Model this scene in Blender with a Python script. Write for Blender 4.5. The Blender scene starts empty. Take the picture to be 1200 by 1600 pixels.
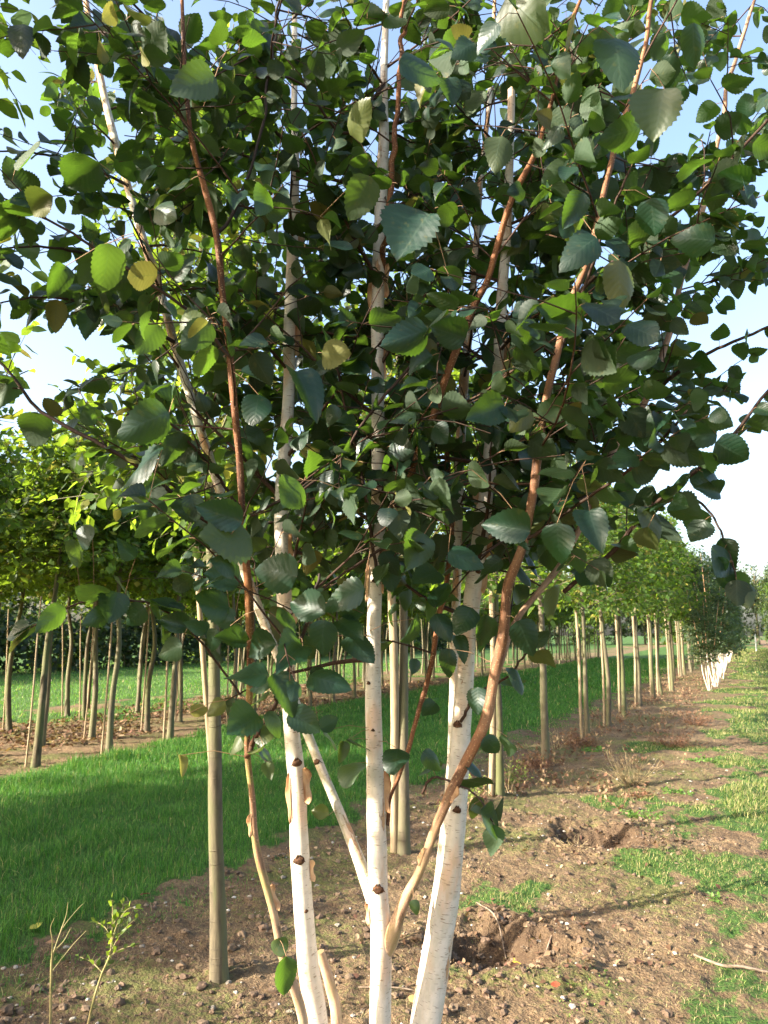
import bpy, math, numpy as np
from mathutils import Vector

# ------------------------------------------------------------------ camera, light, exposure
C = bpy.context.scene.collection
A = math.radians(25.55)          # the rows run along +Y, the camera looks this far to their left
PITCH = math.radians(9.3)
EYE = 1.5
FPX = 1156.0                     # focal length in pixels of the 1200x1600 photograph
SHADOW_AZ = math.radians(44)     # shadows run this far right of +Y
SUN_EL = math.radians(25)

cam = bpy.data.cameras.new('camera')
cam.sensor_fit = 'VERTICAL'; cam.sensor_height = 36.0; cam.sensor_width = 27.0
cam.lens = FPX / 1600 * 36.0
cam.clip_start = 0.05; cam.clip_end = 1000
cam.dof.use_dof = True; cam.dof.focus_distance = 2.3; cam.dof.aperture_fstop = 9.0
camo = bpy.data.objects.new('camera', cam); C.objects.link(camo)
camo.location = (0, 0, EYE); camo.rotation_euler = (math.radians(90) + PITCH, 0, A)
bpy.context.scene.camera = camo

w = bpy.data.worlds.new('World'); bpy.context.scene.world = w; w.use_nodes = True
nt = w.node_tree; nt.nodes.clear()
wo = nt.nodes.new('ShaderNodeOutputWorld'); bg = nt.nodes.new('ShaderNodeBackground'); sky = nt.nodes.new('ShaderNodeTexSky')
sky.sky_type = 'NISHITA'; sky.sun_disc = False; sky.sun_elevation = SUN_EL; sky.sun_rotation = SHADOW_AZ + math.pi
sky.air_density = 1.0; sky.dust_density = 4.0; sky.ozone_density = 1.0
bg.inputs['Strength'].default_value = 0.15
nt.links.new(sky.outputs[0], bg.inputs[0]); nt.links.new(bg.outputs[0], wo.inputs[0])

sl = bpy.data.lights.new('sun', 'SUN'); sl.energy = 5.0; sl.angle = math.radians(0.55); sl.color = (1.0, 0.93, 0.80)
so = bpy.data.objects.new('sun', sl); C.objects.link(so)
so.rotation_euler = Vector((math.sin(SHADOW_AZ) * math.cos(SUN_EL), math.cos(SHADOW_AZ) * math.cos(SUN_EL), -math.sin(SUN_EL))).to_track_quat('-Z', 'Y').to_euler()
vs = bpy.context.scene.view_settings
vs.view_transform = 'Standard'; vs.look = 'None'; vs.gamma = 1; vs.use_curve_mapping = False
vs.exposure = 1.95
cy = bpy.context.scene.cycles
cy.use_denoising = True
cy.max_bounces = 8; cy.diffuse_bounces = 3; cy.transmission_bounces = 4; cy.glossy_bounces = 2; cy.transparent_max_bounces = 4
cy.sample_clamp_indirect = 6

# ------------------------------------------------------------------ numbers: camera frame, noise
FW = np.array((-math.sin(A), math.cos(A), 0.0)); RT = np.array((math.cos(A), math.sin(A), 0.0))
def at(x, y, f):
    """point seen at photo position (x, y), f metres in front of the camera (level distance)"""
    u = 800 - y
    fy = FPX * math.cos(PITCH) - u * math.sin(PITCH); uz = FPX * math.sin(PITCH) + u * math.cos(PITCH)
    t = f / fy
    p = RT * (x - 600) * t + FW * f; p[2] = EYE + uz * t
    return p
def ground_at(x, y):
    u = 800 - y
    fy = FPX * math.cos(PITCH) - u * math.sin(PITCH); uz = FPX * math.sin(PITCH) + u * math.cos(PITCH)
    return at(x, y, -EYE / uz * fy)
def proj(P):
    P = np.atleast_2d(P)
    r = P @ RT; f = P @ FW; z = P[:, 2] - EYE
    d = f * math.cos(PITCH) + z * math.sin(PITCH); u = -f * math.sin(PITCH) + z * math.cos(PITCH)
    d = np.where(np.abs(d) < 1e-3, 1e-3, d)
    return 600 + FPX * r / d, 800 - FPX * u / d, d
def hash2(ix, iy, s):
    n = (ix.astype(np.int64) * 374761393 + iy.astype(np.int64) * 668265263 + s * 982451653) & 0x7fffffff
    n = ((n ^ (n >> 13)) * 1274126177) & 0x7fffffff
    n = n ^ (n >> 16)
    return (n & 0xffff) / 65535.0
def vnoise(x, y, s=0):
    x = np.asarray(x, float); y = np.asarray(y, float)
    ix = np.floor(x); iy = np.floor(y); fx = x - ix; fy = y - iy
    fx = fx * fx * (3 - 2 * fx); fy = fy * fy * (3 - 2 * fy)
    a = hash2(ix, iy, s); b = hash2(ix + 1, iy, s); c = hash2(ix, iy + 1, s); d = hash2(ix + 1, iy + 1, s)
    return (a * (1 - fx) + b * fx) * (1 - fy) + (c * (1 - fx) + d * fx) * fy
def fbm(x, y, s=0, o=4):
    v = 0; a = 0.5; k = 1.0; t = 0
    for i in range(o):
        v = v + a * vnoise(x * k + 17.3 * i, y * k - 9.1 * i, s + i); t += a; a *= 0.5; k *= 2.03
    return v / t
def nrm(v):
    v = np.asarray(v, float)
    return v / np.maximum(np.linalg.norm(v, axis=-1, keepdims=True), 1e-9)
def ss(x, a, b):
    t = np.clip((x - a) / (b - a), 0, 1); return t * t * (3 - 2 * t)

# ------------------------------------------------------------------ mesh building
class MB:
    def __init__(s): s.v = []; s.f = []; s.c = []; s.b = []; s.n = 0
    def add(s, V, F, col=None, bk=None):
        V = np.asarray(V, float).reshape(-1, 3); F = np.asarray(F, int)
        s.v.append(V); s.f.append(F + s.n)
        s.c.append(np.broadcast_to(np.asarray((0.5, 0.5, 0.5) if col is None else col, float), V.shape))
        s.b.append(np.broadcast_to(np.zeros(3) if bk is None else np.asarray(bk, float), V.shape))
        s.n += len(V)
    def mesh(s, name, mat, smooth=True):
        me = bpy.data.meshes.new(name)
        V = np.concatenate(s.v).astype(np.float32)
        me.vertices.add(len(V)); me.vertices.foreach_set('co', V.ravel())
        li = np.concatenate([f.ravel() for f in s.f]); cnt = np.concatenate([np.full(len(f), f.shape[1]) for f in s.f])
        me.loops.add(len(li)); me.loops.foreach_set('vertex_index', li.astype(np.int32))
        me.polygons.add(len(cnt)); st = np.concatenate(([0], np.cumsum(cnt)[:-1]))
        me.polygons.foreach_set('loop_start', st.astype(np.int32))
        try: me.polygons.foreach_set('loop_total', cnt.astype(np.int32))
        except Exception: pass
        me.polygons.foreach_set('use_smooth', np.full(len(cnt), smooth))
        c = me.attributes.new('col', 'FLOAT_COLOR', 'POINT')
        cc = np.ones((len(V), 4), np.float32); cc[:, :3] = np.concatenate(s.c); c.data.foreach_set('color', cc.ravel())
        b = me.attributes.new('bk', 'FLOAT_VECTOR', 'POINT'); b.data.foreach_set('vector', np.concatenate(s.b).astype(np.float32).ravel())
        me.materials.append(mat)
        me.update(calc_edges=True)
        return me
    def obj(s, name, mat, parent=None, smooth=True):
        o = bpy.data.objects.new(name, s.mesh(name, mat, smooth)); C.objects.link(o)
        if parent is not None: o.parent = parent; o.location = -Vector(parent.location)
        return o
def tag(o, label=None, cat=None, group=None, kind=None):
    if label: o['label'] = label
    if cat: o['category'] = cat
    if group: o['group'] = group
    if kind: o['kind'] = kind
    return o
def empty(name, loc, label, cat, group=None):
    o = bpy.data.objects.new(name, None); C.objects.link(o); o.location = tuple(loc); o.empty_display_size = 0.2
    return tag(o, label, cat, group)
def copy_thing(src, loc, rz, sc, label, group=None):
    r = src.copy(); C.objects.link(r); r.location = tuple(loc); r.rotation_euler = (0, 0, rz); r.scale = (sc[0], sc[0], sc[1])
    r['label'] = label
    if group: r['group'] = group
    for ch in src.children:
        c = ch.copy(); C.objects.link(c); c.parent = r
    return r

def smooth_path(P, n):
    """Catmull-Rom through the rows of P (any width), n samples in all, evenly spread"""
    P = np.asarray(P, float)
    Q = np.vstack([2 * P[0] - P[1], P, 2 * P[-1] - P[-2]])
    seg = np.linalg.norm(np.diff(P[:, :3], axis=0), axis=1); cum = np.concatenate(([0], np.cumsum(seg)))
    out = []
    for s in np.linspace(0, cum[-1], n):
        i = min(max(np.searchsorted(cum, s, side='right') - 1, 0), len(P) - 2)
        t = (s - cum[i]) / max(seg[i], 1e-9)
        a, b, c, d = Q[i], Q[i + 1], Q[i + 2], Q[i + 3]
        out.append(0.5 * ((2 * b) + (c - a) * t + (2 * a - 5 * b + 4 * c - d) * t * t + (3 * b - a - 3 * c + d) * t ** 3))
    return np.array(out)
def tube(mb, P, R, sides=6, col=None, rough=0.0, seed=0, cap=False, oval=None):
    P = np.asarray(P, float); n = len(P); R = np.broadcast_to(np.asarray(R, float), (n,))
    T = nrm(np.gradient(P, axis=0))
    ref = np.array((1.0, 0, 0)) if abs(T[0][0]) < 0.8 else np.array((0, 1.0, 0))
    N = np.empty_like(P); N[0] = nrm(ref - T[0] * (ref @ T[0]))
    for i in range(1, n):
        v = N[i - 1] - T[i] * (N[i - 1] @ T[i]); N[i] = v / max(np.linalg.norm(v), 1e-9)
    B = np.cross(T, N)
    th = np.arange(sides) / sides * 2 * math.pi
    L = np.concatenate(([0], np.cumsum(np.linalg.norm(np.diff(P, axis=0), axis=1))))
    rr = np.repeat(R[:, None], sides, 1)
    if rough:
        cu = np.cos(th)[None] * 1.3 + 5; cv = np.sin(th)[None] * 1.3 + L[:, None] * 9
        rr = rr * (1 + rough * (fbm(cu + 0 * cv, cv, seed, 3) - 0.5) * 2)
    V = P[:, None] + rr[..., None] * (np.cos(th)[None, :, None] * N[:, None] + np.sin(th)[None, :, None] * B[:, None])
    bk = np.stack(np.broadcast_arrays(rr * np.cos(th)[None], rr * np.sin(th)[None], L[:, None] + seed * 0.37), -1)
    i = np.arange(n - 1)[:, None]; j = np.arange(sides)[None]; j2 = (j + 1) % sides
    F = np.stack(np.broadcast_arrays(i * sides + j, i * sides + j2, (i + 1) * sides + j2, (i + 1) * sides + j), -1).reshape(-1, 4)
    cc = None
    if col is not None:
        cc = np.asarray(col, float)
        if cc.ndim == 2: cc = np.repeat(cc, sides, 0)
    V = V.reshape(-1, 3); bk = bk.reshape(-1, 3)
    mb.add(V, F, cc, bk)
    if cap:
        base = mb.n
        mb.add(np.vstack([V[-sides:], P[-1] + T[-1] * R[-1] * 0.12]), [[k, (k + 1) % sides, sides] for k in range(sides)], None if cc is None or cc.ndim == 1 else cc[-1],
               np.vstack([bk[-sides:], bk[-1:] * 0 + (0, 0, L[-1] + 5)]))

def leaf_grid(rows, cols, ratio, serr, fold, droop, cup, seed, tipp=0.85, basep=0.42):
    rg = np.random.default_rng(seed)
    t = np.linspace(0, 1, rows)
    wd = t ** basep * (1 - t) ** tipp; wd = wd / wd.max() * 0.5 * ratio
    wd[0] = 0.04; wd[-1] = 0.003
    z = np.zeros(rows); z[1:-1:2] = serr; z[2:-1:2] = -serr
    s = np.linspace(-1, 1, cols)
    bend = rg.normal(0, 0.05)
    X = wd[:, None] * s[None] * (1 + np.where(np.abs(s)[None] > 0.99, z[:, None], 0)) + (bend * t * t)[:, None]
    Y = t[:, None] + 0 * s[None] + np.where(np.abs(s)[None] > 0.99, z[:, None] * 0.15, 0)
    wav = 0.02 * np.sin(t * 9 + rg.uniform(0, 6))[:, None] * np.abs(s)[None] * np.sign(s)[None]
    Z = fold * np.abs(s)[None] * wd[:, None] - droop * (t ** 2)[:, None] - cup * (s ** 2)[None] * wd[:, None] + wav
    tws = rg.normal(0, .55) if cols > 3 else 0; Z = Z + tws * X * t[:, None] + rg.uniform(0, .5) * (cols > 3) * X * np.abs(X) * 4
    V = np.stack([X, Y, Z], -1).reshape(-1, 3)
    UV = np.stack([s[None] + 0 * t[:, None], t[:, None] + 0 * s[None], 0 * X], -1).reshape(-1, 3)
    i = np.arange(rows - 1)[:, None]; j = np.arange(cols - 1)[None]
    F = np.stack(np.broadcast_arrays(i * cols + j, i * cols + j + 1, (i + 1) * cols + j + 1, (i + 1) * cols + j), -1).reshape(-1, 4)
    return V, F, UV
def put_leaves(mb, variants, pos, d, n, size, col, rg):
    pos = np.asarray(pos); d = nrm(d); n = np.asarray(n); n = nrm(n - d * np.sum(n * d, 1, keepdims=True)); sd = np.cross(d, n)
    which = rg.integers(0, len(variants), len(pos))
    for k, (V, F, UV) in enumerate(variants):
        m = np.where(which == k)[0]
        if not len(m): continue
        W = size[m][:, None, None] * (V[None, :, 0:1] * sd[m][:, None] + V[None, :, 1:2] * d[m][:, None] + V[None, :, 2:3] * n[m][:, None]) + pos[m][:, None]
        FF = (F[None] + (np.arange(len(m)) * len(V))[:, None, None]).reshape(-1, F.shape[1])
        mb.add(W.reshape(-1, 3), FF, np.repeat(col[m], len(V), 0), np.tile(UV, (len(m), 1)))
def put_petioles(mb, P0, P1, r, col):
    """thin three-sided bars from P0 to P1"""
    P0 = np.asarray(P0); P1 = np.asarray(P1); T = nrm(P1 - P0)
    a = nrm(np.cross(T, np.array((0.31, 0.22, 0.93)))); b = np.cross(T, a)
    M = (P0 + P1) / 2 + np.array((0, 0, 1.0)) * (np.linalg.norm(P1 - P0, axis=1)[:, None] * 0.08)
    V = []
    for P in (P0, M, P1):
        for k in range(3):
            th = k * 2.094; V.append(P + r * (math.cos(th) * a + math.sin(th) * b))
    V = np.stack(V, 1)
    F = np.array([[i * 3 + j, i * 3 + (j + 1) % 3, i * 3 + 3 + (j + 1) % 3, i * 3 + 3 + j] for i in range(2) for j in range(3)])
    FF = (F[None] + (np.arange(len(P0)) * 9)[:, None, None]).reshape(-1, 4)
    mb.add(V.reshape(-1, 3), FF, col)

# ------------------------------------------------------------------ materials
def newmat(name):
    m = bpy.data.materials.new(name); m.use_nodes = True; t = m.node_tree; t.nodes.clear()
    o = t.nodes.new('ShaderNodeOutputMaterial'); return m, t, o
class N:
    """tiny node helper"""
    def __init__(s, t): s.t = t
    def new(s, ty, **k):
        n = s.t.nodes.new(ty)
        for a, b in k.items(): setattr(n, a, b)
        return n
    def link(s, a, b): s.t.links.new(a, b)
    def set(s, sock, v):
        if hasattr(v, 'links') or isinstance(v, bpy.types.NodeSocket): s.link(v, sock)
        else: sock.default_value = v
    def math(s, op, a, b=0.0, c=0.0, clamp=False):
        n = s.new('ShaderNodeMath', operation=op, use_clamp=clamp)
        s.set(n.inputs[0], a); s.set(n.inputs[1], b); s.set(n.inputs[2], c); return n.outputs[0]
    def attr(s, name, out='Vector'): return s.new('ShaderNodeAttribute', attribute_name=name).outputs[out]
    def noise(s, vec, scale, detail=3, rough=0.55, out=0):
        n = s.new('ShaderNodeTexNoise'); s.link(vec, n.inputs['Vector']); n.inputs['Scale'].default_value = scale
        n.inputs['Detail'].default_value = detail; n.inputs['Roughness'].default_value = rough; return n.outputs[out]
    def scale(s, vec, v):
        n = s.new('ShaderNodeVectorMath', operation='MULTIPLY'); s.link(vec, n.inputs[0]); n.inputs[1].default_value = v; return n.outputs[0]
    def mix(s, f, a, b, mode='MIX'):
        n = s.new('ShaderNodeMix', data_type='RGBA', blend_type=mode)
        s.set(n.inputs[0], f); s.set(n.inputs[6], a if not isinstance(a, tuple) else (*a, 1)[:4]); s.set(n.inputs[7], b if not isinstance(b, tuple) else (*b, 1)[:4]); return n.outputs[2]
    def ramp(s, f, lo, hi):
        n = s.new('ShaderNodeMapRange', interpolation_type='SMOOTHSTEP'); s.link(f, n.inputs[0]); n.inputs[1].default_value = lo; n.inputs[2].default_value = hi; return n.outputs[0]
    def bump(s, h, strength, dist):
        n = s.new('ShaderNodeBump'); n.inputs['Strength'].default_value = strength; n.inputs['Distance'].default_value = dist; s.link(h, n.inputs['Height']); return n.outputs[0]
    def bsdf(s, col, rough, spec=0.5, normal=None):
        p = s.new('ShaderNodeBsdfPrincipled'); s.set(p.inputs['Base Color'], col if not isinstance(col, tuple) else (*col, 1)[:4]); s.set(p.inputs['Roughness'], rough)
        p.inputs['Specular IOR Level'].default_value = spec
        if normal is not None: s.link(normal, p.inputs['Normal'])
        return p.outputs[0]

def leaf_material(name, top, under, trans, yellow, rough=0.4, spec=0.5, tfac=0.4, veins=9.0, vein_bump=0.5, simple=False):
    m, t, o = newmat(name); n = N(t)
    sep = n.new('ShaderNodeSeparateXYZ'); n.link(n.attr('col', 'Color'), sep.inputs[0])     # x yellowing and painted backlight, y brightness, z random
    uv = n.new('ShaderNodeSeparateXYZ'); n.link(n.attr('bk'), uv.inputs[0])
    geo = n.new('ShaderNodeNewGeometry')
    top_c = n.mix(geo.outputs['Backfacing'], top, under)
    top_c = n.mix(sep.outputs[0], top_c, yellow)
    br = n.math('ADD', n.math('MULTIPLY', sep.outputs[1], 0.9), 0.55)
    comb = n.new('ShaderNodeCombineColor'); [n.link(br, comb.inputs[i]) for i in range(3)]
    col = n.mix(1.0, top_c, comb.outputs[0], 'MULTIPLY')
    tr = n.mix(sep.outputs[0], trans, tuple(min(1, c * 1.2) for c in yellow))
    tr = n.mix(1.0, tr, comb.outputs[0], 'MULTIPLY')
    normal = None
    if not simple:
        au = n.math('ABSOLUTE', uv.outputs[0])
        ph = n.math('SUBTRACT', n.math('MULTIPLY', uv.outputs[1], veins), n.math('MULTIPLY', au, 2.2))
        tri = n.math('PINGPONG', ph, 0.5)
        lat = n.math('SUBTRACT', 1.0, n.ramp(tri, 0.0, 0.13))
        mid = n.math('SUBTRACT', 1.0, n.ramp(au, 0.0, 0.07))
        vein = n.math('MAXIMUM', n.math('MULTIPLY', lat, 0.55), mid)
        col = n.mix(n.math('MULTIPLY', vein, 0.28), col, tuple(min(1, c * 2.2 + 0.03) for c in under))
        tr = n.mix(n.math('MULTIPLY', vein, 0.3), tr, tuple(c * 0.5 for c in trans))
        obj = n.new('ShaderNodeTexCoord').outputs['Object']
        sp = n.ramp(n.noise(obj, 60, 3), 0.60, 0.72)
        col = n.mix(n.math('MULTIPLY', sp, 0.35), col, tuple(c * 0.6 for c in yellow))
        h = n.math('ADD', tri, n.math('MULTIPLY', n.noise(obj, 45, 3), 1.6))
        normal = n.bump(h, vein_bump, 0.004)
    ru = n.math('ADD', n.math('MULTIPLY', geo.outputs['Backfacing'], 0.3), n.math('ADD', rough, n.math('MULTIPLY', sep.outputs[2], 0.15)))
    pb = n.bsdf(col, ru, spec, normal)
    tl = n.new('ShaderNodeBsdfTranslucent'); n.link(tr, tl.inputs[0])
    if normal is not None: n.link(normal, tl.inputs['Normal'])
    mx = n.new('ShaderNodeMixShader'); mx.inputs[0].default_value = tfac; n.link(pb, mx.inputs[1]); n.link(tl.outputs[0], mx.inputs[2])
    n.link(mx.outputs[0], o.inputs[0]); return m

def white_bark():
    m, t, o = newmat('white_birch_bark'); n = N(t)
    bk = n.attr('bk'); col = n.new('ShaderNodeSeparateXYZ'); n.link(n.attr('col', 'Color'), col.inputs[0])   # x amount of peeled tan bark, y moss
    big = n.noise(n.scale(bk, (9, 9, 3)), 1.6, 4, 0.6)
    ed = n.noise(n.scale(bk, (50, 50, 9)), 1.0, 4, 0.65)
    f = n.math('ADD', n.math('MULTIPLY', big, 0.7), n.math('MULTIPLY', ed, 0.3))
    th = n.math('SUBTRACT', 0.685, n.math('MULTIPLY', col.outputs[0], 0.36))
    peel = n.ramp(n.math('SUBTRACT', f, th), -0.004, 0.022)
    edge = n.math('SUBTRACT', 1.0, n.ramp(n.math('ABSOLUTE', n.math('SUBTRACT', f, th)), 0.0, 0.016))
    cream = n.mix(n.noise(n.scale(bk, (30, 30, 60)), 1.0, 3), (0.58, 0.50, 0.40), (0.74, 0.66, 0.56))
    pink = n.mix(n.ramp(n.noise(n.scale(bk, (16, 16, 6)), 1.0, 4), 0.46, 0.66), cream, (0.66, 0.46, 0.32))
    tan = n.mix(n.noise(n.scale(bk, (60, 60, 7)), 1.0, 4), (0.42, 0.18, 0.07), (0.66, 0.42, 0.24))
    c = n.mix(peel, pink, tan)
    c = n.mix(n.math('MULTIPLY', edge, 0.75), c, (0.24, 0.09, 0.035))
    lent = n.ramp(n.noise(n.scale(bk, (55, 55, 330)), 1.0, 2, 0.4), 0.62, 0.70)
    c = n.mix(n.math('MULTIPLY', lent, 0.75), c, (0.26, 0.16, 0.10))
    grey = n.ramp(n.noise(n.scale(bk, (20, 20, 12)), 1.0, 5, 0.7), 0.56, 0.75)
    c = n.mix(n.math('MULTIPLY', grey, 0.35), c, (0.33, 0.31, 0.24))
    moss = n.math('MULTIPLY', n.ramp(n.noise(n.scale(bk, (60, 60, 25)), 1.0, 4), 0.42, 0.6), col.outputs[1])
    c = n.mix(moss, c, (0.20, 0.20, 0.06))
    h = n.math('SUBTRACT', n.math('MULTIPLY', n.noise(n.scale(bk, (80, 80, 60)), 1.0, 4), 0.5), n.math('MULTIPLY', peel, 0.9))
    n.link(n.bsdf(c, 0.6, 0.3, n.bump(n.math('ADD', h, n.math('MULTIPLY', lent, 0.3)), 0.55, 0.004)), o.inputs[0]); return m
def orange_bark():
    m, t, o = newmat('orange_branch_bark'); n = N(t)
    bk = n.attr('bk'); col = n.new('ShaderNodeSeparateXYZ'); n.link(n.attr('col', 'Color'), col.inputs[0])   # x dark twig .. z moss
    a = n.noise(n.scale(bk, (70, 70, 10)), 1.0, 4, 0.65)
    c = n.mix(n.ramp(a, 0.3, 0.66), (0.060, 0.024, 0.012), (0.25, 0.095, 0.034))
    c = n.mix(n.math('MULTIPLY', n.ramp(n.noise(n.scale(bk, (25, 25, 6)), 1.0, 4), 0.5, 0.62), col.outputs[1]), c, (0.52, 0.36, 0.21))
    c = n.mix(n.math('MULTIPLY', n.ramp(a, 0.2, 0.5), n.math('MULTIPLY', col.outputs[1], 0.8)), c, n.mix(a, (0.40, 0.25, 0.15), (0.66, 0.50, 0.36)))
    lent = n.ramp(n.noise(n.scale(bk, (220, 220, 260)), 1.0, 1, 0.4), 0.63, 0.70)
    c = n.mix(n.math('MULTIPLY', lent, 0.6), c, (0.55, 0.36, 0.20))
    c = n.mix(n.math('MULTIPLY', n.ramp(n.noise(n.scale(bk, (50, 50, 20)), 1.0, 4), 0.42, 0.6), col.outputs[2]), c, (0.24, 0.23, 0.06))
    c = n.mix(n.ramp(col.outputs[0], 0.5, 1.0), c, (0.035, 0.021, 0.015))
    n.link(n.bsdf(c, 0.68, 0.25, n.bump(n.math('ADD', a, n.math('MULTIPLY', lent, 0.4)), 0.6, 0.004)), o.inputs[0]); return m
def nursery_bark():
    m, t, o = newmat('nursery_bark'); n = N(t)
    bk = n.attr('bk'); oi = n.new('ShaderNodeObjectInfo').outputs['Random']
    a = n.noise(n.scale(bk, (40, 40, 9)), 1.0, 4, 0.6)
    c = n.mix(n.ramp(a, 0.3, 0.7), (0.050, 0.040, 0.022), (0.125, 0.10, 0.058))
    c = n.mix(n.ramp(n.noise(n.scale(bk, (12, 12, 3)), 1.0, 4), 0.40, 0.62), c, (0.10, 0.105, 0.04))
    c = n.mix(n.math('MULTIPLY', oi, 0.35), c, (0.22, 0.18, 0.13))
    ring = n.ramp(n.noise(n.scale(bk, (6, 6, 90)), 1.0, 2), 0.62, 0.72)
    c = n.mix(n.math('MULTIPLY', ring, 0.4), c, (0.07, 0.05, 0.03))
    n.link(n.bsdf(c, 0.75, 0.25, n.bump(n.math('ADD', a, ring), 0.5, 0.006)), o.inputs[0]); return m
def plain(name, c1, c2, scale=(30, 30, 6), rough=0.8, spec=0.2, bump=0.4, dist=0.004):
    m, t, o = newmat(name); n = N(t); bk = n.attr('bk')
    a = n.noise(n.scale(bk, scale), 1.0, 4, 0.6)
    n.link(n.bsdf(n.mix(n.ramp(a, 0.3, 0.7), c1, c2), rough, spec, n.bump(a, bump, dist)), o.inputs[0]); return m
def attr_mat(name, rough=0.7, spec=0.2, tf=0.0, obj_noise=0.0):
    """base colour straight from the mesh's own 'col' (per blade / per stone)"""
    m, t, o = newmat(name); n = N(t); c = n.attr('col', 'Color')
    if obj_noise:
        c = n.mix(n.math('MULTIPLY', n.ramp(n.noise(n.new('ShaderNodeTexCoord').outputs['Object'], obj_noise, 3), 0.35, 0.65), 0.5), c, (0.08, 0.06, 0.04))
    b = n.bsdf(c, rough, spec)
    if tf:
        tl = n.new('ShaderNodeBsdfTranslucent'); n.link(n.mix(1.0, c, (1.7, 1.9, 0.9), 'MULTIPLY'), tl.inputs[0])
        mx = n.new('ShaderNodeMixShader'); mx.inputs[0].default_value = tf; n.link(b, mx.inputs[1]); n.link(tl.outputs[0], mx.inputs[2]); b = mx.outputs[0]
    n.link(b, o.inputs[0]); return m

M_leaf = leaf_material('birch_leaf', (0.007, 0.026, 0.015), (0.026, 0.048, 0.024), (0.13, 0.26, 0.018), (0.19, 0.17, 0.035), 0.35, 0.45, 0.27, veins=8.0, vein_bump=0.13)
M_horn = leaf_material('nursery_leaf', (0.028, 0.072, 0.012), (0.05, 0.10, 0.022), (0.24, 0.37, 0.022), (0.34, 0.28, 0.05), 0.5, 0.4, 0.48, simple=True)
M_dark = leaf_material('dark_leaf', (0.014, 0.036, 0.012), (0.032, 0.055, 0.02), (0.09, 0.16, 0.02), (0.2, 0.17, 0.04), 0.5, 0.4, 0.3, simple=True)
M_fbl = leaf_material('far_birch_leaf', (0.035, 0.07, 0.03), (0.07, 0.10, 0.05), (0.18, 0.28, 0.05), (0.2, 0.17, 0.04), 0.45, 0.5, 0.35, simple=True)
M_white = white_bark(); M_orange = orange_bark(); M_nbark = nursery_bark()
M_knot = plain('knot_bark', (0.035, 0.018, 0.010), (0.13, 0.06, 0.03), (160, 160, 160), bump=0.8)
M_flap = plain('peeled_bark', (0.30, 0.12, 0.045), (0.62, 0.40, 0.22), (60, 60, 14), 0.55, 0.3, 0.3)
M_stake = plain('stake_wood', (0.19, 0.14, 0.08), (0.38, 0.29, 0.18), (70, 70, 5), 0.75, 0.2, 0.6)
M_blade = attr_mat('grass_blade', 0.5, 0.3, 0.35)
M_dry = attr_mat('dry_plant', 0.8, 0.15, 0.2)
M_stone = attr_mat('stone', 0.8, 0.25, 0, 40.0)
M_post = plain('painted_metal', (0.6, 0.62, 0.6), (0.72, 0.74, 0.72), (5, 5, 5), 0.5, 0.4, 0.1)

def ground_mat():
    m, t, o = newmat('soil_and_turf'); n = N(t)
    obj = n.new('ShaderNodeTexCoord').outputs['Object']
    s = n.new('ShaderNodeSeparateXYZ'); n.link(n.attr('col', 'Color'), s.inputs[0])       # x grass, y moss, z dampness of the soil
    a = n.noise(obj, 3.0, 6, 0.65); b = n.noise(obj, 38, 5, 0.7); g = n.noise(obj, 170, 3, 0.6)
    soil = n.mix(n.ramp(a, 0.3, 0.7), (0.155, 0.100, 0.054), (0.275, 0.188, 0.105))
    soil = n.mix(n.ramp(b, 0.40, 0.64), n.mix(0.6, soil, (0.085, 0.052, 0.032)), soil)
    soil = n.mix(n.math('MULTIPLY', n.ramp(g, 0.56, 0.70), 0.5), soil, (0.46, 0.35, 0.23))
    soil = n.mix(n.math('MULTIPLY', n.ramp(n.noise(obj, 7.5, 5, 0.7), 0.52, 0.62), 0.45), soil, (0.085, 0.056, 0.034))
    soil = n.mix(n.math('MULTIPLY', s.outputs[2], 0.62), soil, (0.060, 0.036, 0.024))
    mossf = n.ramp(n.math('ADD', s.outputs[1], n.math('MULTIPLY', n.math('SUBTRACT', b, 0.5), 1.5)), 0.50, 0.80)
    soil = n.mix(n.math('MULTIPLY', mossf, 0.75), soil, (0.11, 0.125, 0.035))
    turf = n.mix(n.ramp(b, 0.3, 0.7), (0.035, 0.075, 0.016), (0.075, 0.14, 0.030))
    gf = n.ramp(n.math('ADD', s.outputs[0], n.math('MULTIPLY', n.math('SUBTRACT', b, 0.5), 0.8)), 0.40, 0.62)
    c = n.mix(gf, soil, turf)
    vor = n.new('ShaderNodeTexVoronoi'); n.link(obj, vor.inputs['Vector']); vor.inputs['Scale'].default_value = 65
    h = n.math('ADD', n.math('MULTIPLY', b, 1.2), n.math('ADD', n.math('MULTIPLY', g, 0.5), n.math('MULTIPLY', vor.outputs['Distance'], 0.5)))
    n.link(n.bsdf(c, 0.9, 0.15, n.bump(h, 0.9, 0.018)), o.inputs[0]); return m
M_ground = ground_mat()

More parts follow.
